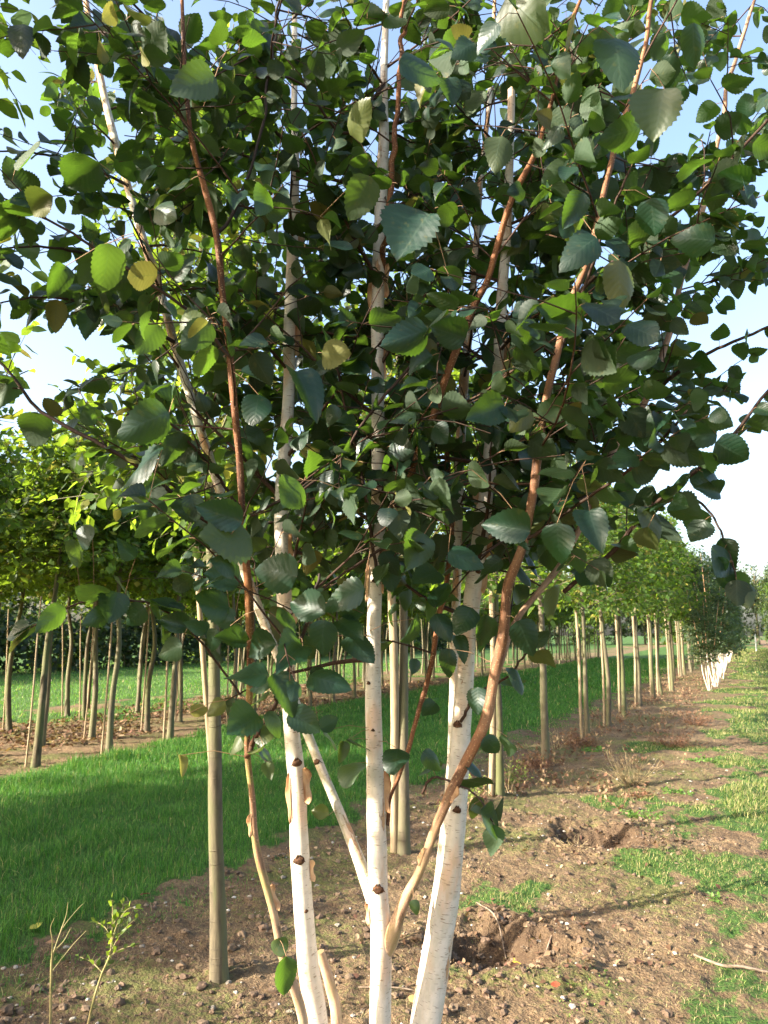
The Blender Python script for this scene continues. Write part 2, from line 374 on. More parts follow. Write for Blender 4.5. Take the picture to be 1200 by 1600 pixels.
# ------------------------------------------------------------------ the ground
HOLES = [(-1.18, 3.78, 0.36, 0.17), (-1.05, 5.95, 0.40, 0.16)]
def left_edge(y): return -6.95 - 0.9 * np.clip((y - 6) / 5, 0, 1)
def cover(x, y):
    """grass 0..1, moss 0..1, damp 0..1 at a ground point"""
    e1 = (fbm(x * 2.2, y * 2.2, 3, 4) - 0.5) * 0.7 + (fbm(x * 9, y * 9, 4, 3) - 0.5) * 0.45
    g = ss(x + e1, left_edge(y) - 0.1, left_edge(y) + 0.15) * (1 - ss(x + e1, -3.2, -2.92))
    pch = fbm(x * 1.7 + 9, y * 1.1, 11, 4)
    right = ss(x + e1 * 0.8, -0.95, -0.1)
    gr = np.clip(right * 0.95 - 0.10 + (pch - 0.5) * 3.0 + (fbm(x * 7, y * 5, 14, 3) - .5) * 1.2, 0, 1) * ss(x + e1, -0.95, -0.35)
    mid = ss(pch + 0.10 * ss(x, -1.3, -0.5), 0.61, 0.70) * ss(x, -1.9, -1.3) * (1 - ss(x, -0.3, 0.2)) * 0.8
    r2 = 1 - ss(x, 2.0, 2.3) * (1 - ss(x, 3.6, 4.0))
    bed = ss(fbm(x * 0.9, y * 0.7, 23, 4) + 0.12 * ss(-x, 9.0, 12.0), 0.55, 0.66) * ss(-x, 8.4, 9.6) * 0.9
    field = ss(-x, 12.2, 13.5)
    g = np.maximum.reduce([g, gr * r2 * (.62 + .38 * ss(y, 4, 7.5)), mid, bed, field])
    moss = fbm(x * 2.6, y * 2.6, 31, 4) * (1 - ss(x, -0.6, 0.2)) + 0.05
    damp = 0.75 * fbm(x * 1.3, y * 1.3, 41, 3) * (1 - ss(x, -2.5, -1.5)) * ss(x, -3.4, -3.0)
    for hx, hy, hr, hd in HOLES:
        r = np.hypot(x - hx, (y - hy)) / hr + (fbm(x * 6, y * 6, 7, 3) - 0.5) * 0.7
        damp = np.maximum(damp, 1.0 * (1 - ss(r, 0.6, 1.25)))
        g = g * ss(r, 0.8, 1.4); moss = moss * ss(r, 0.6, 1.2)
    return g, moss, damp
def height(x, y):
    g = ss(x, left_edge(y) - .1, left_edge(y) + .2) * (1 - ss(x, -3.2, -2.9))
    near = 1 - ss(y, 25, 60)
    z = (fbm(x * 0.5, y * 0.5, 51, 3) - 0.5) * 0.07 * near
    soilf = 1 - 0.75 * g
    z = z + (fbm(x * 3.1, y * 3.1, 61, 3) - 0.5) * 0.055 * soilf
    z = z + (np.abs(fbm(x * 11, y * 11, 71, 3) - 0.5) - 0.1) * 0.05 * soilf
    z = z + (fbm(x * 34, y * 34, 81, 2) - 0.5) * 0.018 * soilf
    z = z + 0.03 * g
    for hx, hy, hr, hd in HOLES:
        r = np.hypot(x - hx, (y - hy)) / hr + (fbm(x * 5, y * 5, 7, 3) - 0.5) * 0.6
        z = z - hd * (1 - ss(r, 0.15, 1.0)) + 0.018 * np.exp(-((r - 1.15) / 0.22) ** 2)
        z = z + (fbm(x * 22, y * 22, 91, 3) - 0.5) * 0.06 * (1 - ss(r, 0.8, 1.3))
    return z
def lines(*seg):
    out = [seg[0][0]]
    for a, b, s in seg: out += list(np.linspace(a, b, max(1, int(round((b - a) / s))) + 1)[1:])
    return np.array(out)
gx = lines((-320, -60, 20), (-60, -16, 2), (-16, -7.6, .12), (-7.6, -3.3, .035), (-3.3, 0.7, .0135), (0.7, 3, .05), (3, 12, .5), (12, 60, 4), (60, 320, 20))
gy = lines((-60, -6, 3), (-6, 1.6, .12), (1.6, 6.6, .0145), (6.6, 12, .03), (12, 30, .09), (30, 80, .6), (80, 160, 4), (160, 420, 20))
X, Y = np.meshgrid(gx, gy)
G, Mo, Da = cover(X, Y); Z = height(X, Y)
mb = MB(); nx = len(gx); i = np.arange(len(gy) - 1)[:, None]; j = np.arange(nx - 1)[None]
mb.add(np.stack([X, Y, Z], -1).reshape(-1, 3), np.stack(np.broadcast_arrays(i * nx + j, i * nx + j + 1, (i + 1) * nx + j + 1, (i + 1) * nx + j), -1).reshape(-1, 4), np.stack([G, Mo, Da], -1).reshape(-1, 3))
tag(mb.obj('ground', M_ground), kind='structure')
def gz(x, y): return float(height(np.array([x]), np.array([y]))[0])

# ------------------------------------------------------------------ grass
def blades(mb, x, y, h, wd, base_cols, rg, lean=0.5, drymix=0.05, jit=0.25):
    n = len(x); z = height(x, y) - 0.004
    az = rg.uniform(0, 2 * math.pi, n); ln = rg.normal(0, lean, n) * h
    dx, dy = np.cos(az), np.sin(az)
    sx, sy = -np.sin(az + rg.normal(0, .5, n)), np.cos(az + rg.normal(0, .5, n))
    c = base_cols[rg.integers(0, len(base_cols), n)] * rg.uniform(1 - jit, 1 + jit, (n, 1))
    dry = rg.random(n) < drymix; c[dry] = np.array((0.38, 0.31, 0.15)) * rg.uniform(.7, 1.2, (dry.sum(), 1))
    V = np.empty((n, 7, 3))
    for k, (t, ww) in enumerate(((0, 1.0), (0.45, 0.85), (0.8, 0.5))):
        cx = x + dx * ln * t * t; cy2 = y + dy * ln * t * t; cz = z + h * t * (1 - 0.12 * t)
        V[:, 2 * k] = np.stack([cx - sx * wd * ww, cy2 - sy * wd * ww, cz], 1); V[:, 2 * k + 1] = np.stack([cx + sx * wd * ww, cy2 + sy * wd * ww, cz], 1)
    V[:, 6] = np.stack([x + dx * ln, y + dy * ln, z + h * 0.86], 1)
    o = (np.arange(n) * 7)[:, None]
    F4 = np.concatenate([o + np.array([0, 1, 3, 2]), o + np.array([2, 3, 5, 4])]); F3 = o + np.array([4, 5, 6])
    cc = np.repeat(c, 7, 0)
    mb.add(V.reshape(-1, 3), F4, cc); mb.v.append(np.zeros((0, 3))); mb.f.append(F3 + mb.n - len(cc)); mb.c.append(np.zeros((0, 3))); mb.b.append(np.zeros((0, 3)))
def in_view(x, y, margin=150):
    px, py, d = proj(np.stack([x, y, 0 * x], 1)); return (d > 0.3) & (px > -margin) & (px < 1200 + margin) & (py < 1600 + margin * 2)
rg = np.random.default_rng(5)
GREENS = np.array([(0.052, 0.15, 0.024), (0.068, 0.185, 0.03), (0.038, 0.115, 0.02), (0.12, 0.22, 0.045)])
mb = MB()
for (y0, y1, dens, h0, wd) in ((2.2, 6.5, 5600, .058, .0016), (6.5, 11, 2800, .062, .0026), (11, 20, 1000, .07, .005), (20, 45, 220, .09, .012)):
    n = int((y1 - y0) * 5.2 * dens); x = rg.uniform(-8.1, -2.8, n); y = rg.uniform(y0, y1, n)
    m = in_view(x, y); x, y = x[m], y[m]; g = cover(x, y)[0]
    m = (rg.random(len(x)) < (g - 0.25) * 1.6) & (x > left_edge(y) - .2) & (x < -2.7); x, y, g = x[m], y[m], g[m]
    h = h0 * rg.uniform(.45, 1.35, len(x)) * (0.25 + 1.6 * fbm(x * 3, y * 3, 77, 4) * (1 + (vnoise(x * 14, y * 14, 7) > .82))) * (0.4 + 0.6 * ss(g, 0.3, 0.9))
    blades(mb, x, y, h, wd * rg.uniform(.7, 1.3, len(x)), GREENS, rg, 0.6, 0.03)
    n = int((y1 - y0) * 900 * (1.6 if y0 < 6 else .8)); y = rg.uniform(y0, y1, n); x = np.where(rg.random(n) < .6, -2.95 + rg.normal(0, .14, n), left_edge(y) + rg.normal(0, .16, n)); m = in_view(x, y) & (fbm(x * 4, y * 4, 63, 3) > .5); x, y = x[m], y[m]
    blades(mb, x, y, h0 * .5 * rg.uniform(.4, 1.3, len(x)), wd * np.ones(len(x)), GREENS, rg, 0.9, 0.12)
tag(mb.obj('grass', M_blade), kind='stuff')
mb = MB(); RG = np.array([(0.14, 0.20, 0.045), (0.19, 0.23, 0.06), (0.10, 0.16, 0.035), (0.27, 0.25, 0.10)])
for (y0, y1, dens, h0, wd) in ((2.6, 7, 5200, .032, .0014), (7, 13, 2600, .035, .0024), (13, 30, 700, .04, .005), (30, 80, 90, .06, .016)):
    n = int((y1 - y0) * 3.7 * dens); x = rg.uniform(-1.7, 2.0, n); y = rg.uniform(y0, y1, n)
    m = in_view(x, y); x, y = x[m], y[m]; g = cover(x, y)[0]
    m = rg.random(len(x)) < (g - 0.3) * 1.25; x, y, g = x[m], y[m], g[m]
    h = h0 * rg.uniform(.4, 1.5, len(x)) * (0.6 + 1.0 * ss(g, 0.5, 1.0))
    blades(mb, x, y, h * .85, wd * rg.uniform(.7, 1.3, len(x)), RG, rg, 1.0, 0.3)
tag(mb.obj('path_grass', M_blade), kind='stuff')
mb = MB(); n = 90000; x = rg.uniform(-30, -8.0, n); y = rg.uniform(4, 34, n); m = in_view(x, y); x, y = x[m], y[m]; g = cover(x, y)[0]
m = rg.random(len(x)) < (g - .3) * 1.3; x, y = x[m], y[m]
blades(mb, x, y, rg.uniform(.04, .10, len(x)), np.full(len(x), .006), np.array([(0.10, 0.22, 0.03), (0.14, 0.25, 0.05), (0.08, 0.17, 0.03)]), rg, 0.6, 0.08)
tag(mb.obj('field_grass', M_blade), kind='stuff')
# sparse dry stems and moss shoots on the soil strip
mb = MB(); n = 70000; x = rg.uniform(-3.1, 0.6, n); y = 2 + 12 * rg.random(n) ** 1.5; m = in_view(x, y); x, y = x[m], y[m]
p = fbm(x * 2.3, y * 2.3, 57, 4); m = rg.random(len(x)) < ss(p, 0.42, 0.66) * 0.9; x, y = x[m], y[m]
blades(mb, x, y, rg.uniform(.006, .028, len(x)), np.full(len(x), .0012), np.array([(0.24, 0.18, 0.10), (0.12, 0.14, 0.05), (0.33, 0.24, 0.14), (0.16, 0.10, 0.06)]), rg, 1.7, 0.3)
tag(mb.obj('dry_stubble', M_dry), kind='stuff')

# ------------------------------------------------------------------ stones, clods and fallen leaves on the soil
ICO = None
def ico():
    p = (1 + 5 ** .5) / 2
    V = nrm(np.array([(-1, p, 0), (1, p, 0), (-1, -p, 0), (1, -p, 0), (0, -1, p), (0, 1, p), (0, -1, -p), (0, 1, -p), (p, 0, -1), (p, 0, 1), (-p, 0, -1), (-p, 0, 1)], float))
    F = [(0, 11, 5), (0, 5, 1), (0, 1, 7), (0, 7, 10), (0, 10, 11), (1, 5, 9), (5, 11, 4), (11, 10, 2), (10, 7, 6), (7, 1, 8), (3, 9, 4), (3, 4, 2), (3, 2, 6), (3, 6, 8), (3, 8, 9), (4, 9, 5), (2, 4, 11), (6, 2, 10), (8, 6, 7), (9, 8, 1)]
    V = [tuple(v) for v in V]; out = []; mid = {}
    def m(a, b):
        k = (min(a, b), max(a, b))
        if k not in mid: v = nrm((np.array(V[a]) + V[b]) / 2); V.append(tuple(v)); mid[k] = len(V) - 1
        return mid[k]
    for a, b, c in F:
        x, y, z = m(a, b), m(b, c), m(c, a); out += [(a, x, z), (b, y, x), (c, z, y), (x, y, z)]
    return np.array(V), np.array(out)
IV, IF = ico()
def lumps(mb, x, y, r, cols, rg, flat=0.6, sink=0.3, ang=0.35):
    n = len(x); z = height(x, y)
    for k in range(n):
        V = IV * (1 + rg.normal(0, ang * 0.45, (len(IV), 1))) * np.array((1, rg.uniform(.6, 1), flat * rg.uniform(.7, 1.2))) * r[k]
        a = rg.uniform(0, 6.28); c, s = math.cos(a), math.sin(a)
        V = V @ np.array(((c, s, 0), (-s, c, 0), (0, 0, 1))) + (x[k], y[k], z[k] + r[k] * flat * (1 - 2 * sink) * .6)
        mb.add(V, IF, cols[rg.integers(0, len(cols))] * rg.uniform(.75, 1.2))
def soil_pts(n, x0, x1, y0, y1, pw=1.0, maxg=0.35):
    x = rg.uniform(x0, x1, n); y = y0 + (y1 - y0) * rg.random(n) ** pw; m = in_view(x, y, 60); x, y = x[m], y[m]
    m = cover(x, y)[0] < maxg; return x[m], y[m]
mb = MB(); x, y = soil_pts(900, -3.1, -0.2, 2.2, 10, 1.5)
lumps(mb, x, y, 0.004 + 0.013 * rg.random(len(x)) ** 3, np.array([(0.42, 0.36, 0.29), (0.30, 0.26, 0.21), (0.55, 0.50, 0.43), (0.25, 0.18, 0.12)]), rg)
tag(mb.obj('pebbles', M_stone, smooth=False), kind='stuff')
mb = MB(); x, y = soil_pts(2600, -3.1, 0.2, 2.2, 9, 1.6)
hx = np.concatenate([rg.normal(h[0], h[2] * .75, 260) for h in HOLES]); hy = np.concatenate([rg.normal(h[1], h[2] * .75, 260) for h in HOLES])
x = np.concatenate([x, hx]); y = np.concatenate([y, hy])
lumps(mb, x, y, 0.006 + 0.02 * rg.random(len(x)) ** 3, np.array([(0.16, 0.10, 0.065), (0.20, 0.135, 0.085), (0.11, 0.07, 0.045)]), rg, 0.65, 0.35, 0.5)
tag(mb.obj('soil_crumbs', M_stone, smooth=False), kind='stuff')
SIMPLE = [leaf_grid(6, 3, 0.62, 0, f, dr, 0, s) for s, (f, dr) in enumerate(((0.3, 0.15), (-0.2, 0.3), (0.5, 0.05), (0.15, -0.2)))]
def litter(mb, x, y, size, cols, flat=0.35):
    n = len(x); z = height(x, y) + 0.006 + 0.01 * rg.random(n); az = rg.uniform(0, 6.28, n)
    d = np.stack([np.cos(az), np.sin(az), rg.normal(0, flat, n)], 1); nn = np.stack([rg.normal(0, flat, n), rg.normal(0, flat, n), np.ones(n)], 1)
    put_leaves(mb, SIMPLE, np.stack([x, y, z], 1), d, nn, size, cols[rg.integers(0, len(cols), n)] * rg.uniform(.6, 1.3, (n, 1)), rg)
BROWN = np.array([(0.15, 0.085, 0.05), (0.20, 0.125, 0.075), (0.11, 0.06, 0.04), (0.30, 0.21, 0.13), (0.13, 0.065, 0.045), (0.2, 0.12, 0.07)])
mb = MB()
x, y = soil_pts(700, -3.0, -0.3, 2.2, 14, 1.5, .6); litter(mb, x, y, rg.uniform(.01, .035, len(x)), BROWN)
for h in HOLES:
    x = rg.normal(h[0] + .05, h[2] * .8, 420); y = rg.normal(h[1] - .05, h[2] * .8, 420); litter(mb, x, y, rg.uniform(.01, .042, 420), BROWN, 0.6)
x, y = soil_pts(14000, -11.5, -7.0, 5, 22, 1.3, 2); m = rg.random(len(x)) < ss(fbm(x * .9, y * .9, 99, 3) + .2 * ss(-x, 7.6, 8.6), .5, .65); x, y = x[m], y[m]
litter(mb, x, y, rg.uniform(.04, .09, len(x)), BROWN, 0.5)
tag(mb.obj('leaf_litter', M_dry), kind='stuff')

# ------------------------------------------------------------------ growing trees
LV_B = [leaf_grid(22, 5, r, .045, f, dr, cu, 40 + k) for k, (r, f, dr, cu) in enumerate(((.74, .28, .10, .05), (.70, .10, .30, .25), (.80, .55, .05, 0), (.66, -.15, .18, .2), (.76, .2, -.10, .3), (.66, .75, .32, 0), (.72, .0, .42, .1), (.84, .35, .16, .35), (.62, .3, .0, -.2)))]
LV_N = [leaf_grid(5, 3, r, 0, f, dr, 0, 60 + k, .8, .5) for k, (r, f, dr) in enumerate(((.62, .25, .12), (.58, -.1, .2), (.66, .4, 0)))]
LV_F = [leaf_grid(3, 3, r, 0, f, dr, 0, 70 + k, .6, .5) for k, (r, f, dr) in enumerate(((.8, .35, .1), (.75, -.2, .2)))]
UPV = np.array((0, 0, 1.0))
def sprout(rg, p, d, L, n, up, jit):
    pts = [np.array(p, float)]; d = nrm(d)
    for k in range(n):
        d = nrm(d + UPV * up + rg.normal(0, jit, 3)); pts.append(pts[-1] + d * L / n)
    return np.array(pts)
def perp(d, ang):
    a = np.cross(d, UPV); a = nrm(a) if np.linalg.norm(a) > 1e-3 else np.array((1., 0, 0)); b = np.cross(a, d)
    return a * math.cos(ang) + b * math.sin(ang)
def leaf_sites(rg, pts, spacing, start, out, size, tipleaf=True):
    """alternate leaves along a twig: appends (twig point, leaf base, dir, normal, size)"""
    seg = np.linalg.norm(np.diff(pts, axis=0), axis=1); cum = np.concatenate(([0], np.cumsum(seg))); L = cum[-1]
    s = start + rg.uniform(0, spacing); k = rg.integers(0, 2)
    while s < L:
        i = min(np.searchsorted(cum, s, side='right') - 1, len(seg) - 1); t = (s - cum[i]) / seg[i]
        p = pts[i] * (1 - t) + pts[i + 1] * t; d = nrm(pts[i + 1] - pts[i])
        side = nrm(np.cross(d, UPV) + 1e-4) * (1 if k % 2 else -1)
        pd = nrm(d * .45 + side * .8 + rg.normal(0, .35, 3) + UPV * .1)
        sz = size * rg.uniform(.62, 1.15); base = p + pd * sz * rg.uniform(.18, .34)
        ld = nrm(pd + rg.normal(0, .35, 3) + UPV * rg.uniform(-1.0, -.05))
        nn = UPV + side * .25 + rg.normal(0, .55, 3)
        out.append((p, base, ld, nn, sz)); s += spacing * rg.uniform(.7, 1.3); k += 1
    if tipleaf:
        d = nrm(pts[-1] - pts[-2]); out.append((pts[-1], pts[-1] + d * .008, nrm(d + rg.normal(0, .3, 3) - UPV * .4), UPV + rg.normal(0, .5, 3), size * rg.uniform(.5, .8)))

# ---- nursery trees: slender trunk, upright crown from about two metres up
def trunk_path(rg, h, bend, top=None):
    k = 7; zz = np.linspace(0, h, k); a = rg.uniform(0, 6.28); b = rg.normal(0, bend, (k, 2)); b[0] = 0
    lean = rg.normal(0, bend * 1.2, 2)
    P = np.zeros((k, 3)); P[:, 2] = zz; P[:, :2] = b * .6 + lean[None] * (zz / h)[:, None]; P[0, 2] = -0.06
    return P
def nursery_parts(seed, crown_z=1.95, top=4.4, R=0.85, nb=46, leafsize=.075, spacing=.045, variants=LV_N, mat=M_horn, r0=.047, bend=.045, sides=12, upl=.10, flare=True, yellow=.05, twigs=True, ang=(.5, .95)):
    rg = np.random.default_rng(seed)
    P = trunk_path(rg, top - .2, bend); n = 60; P = smooth_path(P, n)
    tt = np.linspace(0, 1, n); R_ = r0 * (1 - .78 * tt) * (1 + .35 * np.exp(-tt * 30) * flare)
    tb = MB(); tube(tb, P, R_, sides, rough=.10, seed=seed)
    cb = MB(); lf = []
    zs = P[:, 2]
    for k in range(nb):
        u = (k + rg.random()) / nb; z = crown_z + (top - .35 - crown_z) * u
        i = int(np.argmin(abs(zs - z))); az = k * 2.4 + rg.uniform(-.4, .4)
        el = rg.uniform(*ang) if u > .12 else rg.uniform(.05, .5)
        L = R * (1.25 - .75 * u) * rg.uniform(.6, 1.15)
        d = np.array((math.cos(az) * math.cos(el), math.sin(az) * math.cos(el), math.sin(el)))
        B = sprout(rg, P[i], d, L, 7, -.02 + upl * rg.uniform(-.5, .6), .10)
        tube(cb if not twigs else tb, B, np.linspace(R_[i] * .32, .0022, 8), 4, seed=k)
        leaf_sites(rg, B, spacing, L * .12, lf, leafsize)
        if twigs:
            for q in range(int(L / .075)):
                s = rg.uniform(.12, .95); ii = int(s * 7); tw = sprout(rg, B[ii], nrm(B[min(ii + 1, 7)] - B[max(ii - 1, 0)]) * .6 + perp(nrm(B[min(ii + 1, 7)] - B[max(ii - 1, 0)]), rg.uniform(0, 6.28)) * .8, rg.uniform(.12, .34), 3, -.03, .14)
                tube(tb, tw, np.linspace(.0022, .0010, 4), 3); leaf_sites(rg, tw, spacing, .01, lf, leafsize)
    base = np.array([l[1] for l in lf]); d = np.array([l[2] for l in lf]); nn = np.array([l[3] for l in lf]); sz = np.array([l[4] for l in lf])
    c = rg.random((len(lf), 3)); c[:, 0] = np.where(rg.random(len(lf)) < yellow, rg.uniform(.3, 1, len(lf)), .08 * rg.random(len(lf)))
    put_leaves(cb, variants, base, d, nn, sz, c, rg)
    return tb.mesh('trunk', M_nbark), cb.mesh('crown', mat)
def thing_from(name, parts, loc, rz, sc, label, cat, group=None):
    e = empty(name, loc, label, cat, group); e.rotation_euler = (0, 0, rz); e.scale = (sc[0], sc[0], sc[1])
    for pn, me in parts:
        o = bpy.data.objects.new(pn, me); C.objects.link(o); o.parent = e
    return e

near_parts = [nursery_parts(100 + k, r0=.040, top=4.4, R=.88, nb=66, leafsize=.076, bend=.018, crown_z=1.9, yellow=.09) for k in range(4)]
mid_parts = [nursery_parts(140 + k, r0=.047, top=4.4, R=.95, nb=58, leafsize=.11, spacing=.065, variants=LV_F, sides=8, bend=.03, yellow=.09) for k in range(4)]
bed_parts = [nursery_parts(160 + k, r0=.040, top=4.1, R=.92, nb=64, leafsize=.10, spacing=.055, variants=LV_F, sides=8, bend=.048, crown_z=2.08, mat=M_horn) for k in range(6)]
rg = np.random.default_rng(77)
ROWA = [(-2.23, -3.1), (-2.2, -1.1), (-2.22, .9), (-2.21, 2.92), (-2.2, 4.92), (-2.14, 6.97), (-2.26, 9.28), (-2.11, 11.17), (-2.08, 12.82), (-2.08, 14.61), (-2.04, 16.6), (-1.9, 18.1)]
ROWA += [(-1.95 + rg.normal(0, .07), yy + rg.normal(0, .12)) for yy in np.arange(20.0, 76, 1.45)]
LAB_A = ['stout smooth young tree beside the grass strip, behind the left birch stem', 'young tree with a pale split stake on its left, behind the central birch stem',
         'young tree behind the right birch stems, third along the soil strip', 'thick grey-green trunk standing alone just right of the birch, at the edge of the grass',
         'fifth young tree along the near row, slender upright trunk with weeds at its foot', 'young tree sixth along the near row, trunk leaning slightly to the left at the top',
         'young tree seventh along the near row, between two slim leaning trunks', 'young tree eighth along the near row, slim trunk beside brown dried weeds']
stake_n = 0
SG = 'pale wooden stakes standing beside the young trees'
def stake_mesh(seed, h, r, flat=1.0):
    rg2 = np.random.default_rng(seed); mb = MB(); n = 24
    P = np.zeros((n, 3)); P[:, 2] = np.linspace(-.08, h, n); P[:, 0] += .012 * np.sin(P[:, 2] * 2 + seed); P[:, 1] += .008 * np.sin(P[:, 2] * 3.1 + seed)
    tube(mb, P, r * np.linspace(1.08, .92, n), 9, rough=.12, seed=seed, cap=True)
    return mb.mesh('stake', M_stake)
stake_meshes = [stake_mesh(k, 2.02, .019 + .004 * (k % 3)) for k in range(5)]
def add_stake(x, y, z0, k, label, sc=1.0, tilt=(0, 0), wide=1.0):
    o = bpy.data.objects.new('stake', stake_meshes[k % 5]); C.objects.link(o); o.location = (x, y, z0); o.scale = (wide, wide, sc)
    o.rotation_euler = (tilt[0], tilt[1], k * 1.3); tag(o, label, 'stake', SG); return o
srcs = {}
for k, (x, y) in enumerate(ROWA):
    d = math.hypot(x, y); parts = near_parts[(k + 1) % 4] if y < 12 else mid_parts[k % 4]
    vis = k - 3
    lab = LAB_A[vis] if 0 <= vis < len(LAB_A) else ('young tree of the near row, its shade falling from behind the viewer' if vis < 0 else 'slim young tree far along the near row between grass strip and soil')
    s = (1.0 + rg.normal(0, .06), rg.uniform(.97, 1.06) if y < 20 else rg.uniform(1.0, 1.15))
    key = id(parts); rz = rg.uniform(0, 6.28)
    if vis == 3: s = (1.3, 1.02)
    if key not in srcs: o = srcs[key] = thing_from('young_tree', [('trunk', parts[0]), ('crown', parts[1])], (x, y, gz(x, y)), rz, s, lab, 'tree', 'young trees of the near row')
    else: o = copy_thing(srcs[key], (x, y, gz(x, y)), rz, s, lab, 'young trees of the near row')
    if vis == 0: q_ = Vector((0, 0, 1)).rotation_difference(Vector((-.062 * RT[0], -.062 * RT[1], 1))); o.rotation_euler = (q_.to_matrix() @ o.rotation_euler.to_matrix()).to_euler()
    if vis >= 0 and vis < 16:
        if vis in (3,): continue
        sx, sy = x - .075 * RT[0] + .01, y - .075 * RT[1]
        if vis == 0: sx, sy = x + .062 * FW[0] - .004 * RT[0], y + .062 * FW[1] - .004 * RT[1]
        l2 = {0: 'thin pale stake on the left of the stout trunk beside the grass strip', 1: 'broad pale split stake just left of the trunk behind the central birch stem', 2: 'pale stake beside the third young tree behind the right birch stems'}.get(vis, 'pale stake tied beside a young tree far along the near row' if vis > 7 else 'pale stake at the %s young tree of the near row' % ['', '', '', '', 'fifth', 'sixth', 'seventh', 'eighth'][vis])
        add_stake(sx, sy, gz(sx, sy), vis, l2, rg.uniform(.93, 1.04), (rg.normal(0, .008), rg.normal(0, .012)) if vis else (.045, -.085), 1.35 if vis == 1 else (.75 if vis == 0 else 1.0))

# beds on the far side of the grass strip
def shift(y): return -.85 * np.clip((y - 9) / 4, 0, 1)
beds = []
for x0, y0, y1, st, gname in ((-7.32, -5.0, 52, 1.08, 'young trees in the first row beyond the grass strip'), (-8.5, -3.0, 50, 1.02, 'young trees in the second row beyond the grass strip'),
                           (-10.3, 6.0, 46, 1.25, 'young trees in the third row beyond the grass strip'), (-11.6, 7.5, 46, 1.3, 'young trees in the outer row beyond the grass strip')):
    for yy in np.arange(y0, y1, st): beds.append((x0 + (shift(yy) if x0 > -9 else shift(yy) * .6) + rg.normal(0, .07), yy + rg.normal(0, .1), gname, x0))
NEARB = {(55, 1200): 'straight grey-green trunk at the left of the far bed with a thin cane', (170, 1177): 'crooked pale trunk curving at the top, in the front row of the far bed',
         (265, 1160): 'leaning trunk of the far bed nearest the stout trunk on its left', (15, 1145): 'pale leaning trunk nearest the left edge of the photo',
         (105, 1120): 'S-bent trunk with pinkish bark beside a thin leaning cane', (143, 1155): 'dark trunk between the S-bent one and the curved pale one', (230, 1143): 'dark straight trunk with thin cane, behind the leaning one'}
pts_near = [(tuple(ground_at(*k)), v) for k, v in NEARB.items()]
bsrc = {}
def place_bed(x, y, idx, lab, g, sc, rz=None):
    p = bed_parts[idx]; rz = rg.uniform(0, 6.28) if rz is None else rz
    if idx not in bsrc: bsrc[idx] = thing_from('young_tree', [('trunk', p[0]), ('crown', p[1])], (x, y, gz(x, y)), rz, sc, lab, 'tree', g); return bsrc[idx]
    return copy_thing(bsrc[idx], (x, y, gz(x, y)), rz, sc, lab, g)
for k, (p, lab) in enumerate(pts_near):
    place_bed(p[0], p[1], k % 6, lab, 'young trees with bare trunks near the left of the far bed', (1.15, 1.03))
    add_stake(p[0] - .11 * RT[0] + .02 * k % .05, p[1] - .11 * RT[1], gz(p[0], p[1]), k, 'thin cane leaning beside the ' + ['straight grey-green trunk at left', 'crooked pale trunk', 'leaning trunk near the stout one', 'pale leaning trunk at the left edge', 'S-bent pinkish trunk', 'dark trunk between curved ones', 'dark straight trunk'][k], .95, ((.0 if k != 4 else .0), (.03 if k != 4 else .17)), .55)
for k, (x, y, g, x0) in enumerate(beds):
    if any(math.hypot(x - p[0], y - p[1]) < .75 for p, l in pts_near): continue
    pxx, pyy, dd = proj(np.array([[x, y, 0.]])); 
    if y > 4 and not (-260 < pxx[0] < 1250) : continue
    lab = {-7.32: 'slim trunk in the row beyond the grass strip, along the edge of the grass', -8.5: 'slim trunk in the second row of the far bed, behind the front trunks',
           -10.3: 'sunlit slim trunk in the third row of the far bed', -11.6: 'sunlit slim trunk in the outermost row, before the open field'}[x0]
    if y < 4: lab = 'leafy young tree at the left shading the grass strip'
    if y > 20 and (k % 7 == 3): continue
    place_bed(x, y, int(rg.integers(0, 6)), lab, (g if y >= 4 else 'young trees shading the grass from the left'), (rg.uniform(.85, 1.1), rg.uniform(.92, 1.12) if y > 2 else rg.uniform(.8, .88)))  # unseen trees early in the rows are kept lower so sun reaches the soil
    if y > 4 and y < 16 and k % 2 == 0: add_stake(x - .07, y - .04, gz(x, y), k, 'thin cane in the far bed beside a bare slim trunk', .9, (rg.normal(0, .03), rg.normal(0, .04)), .55)

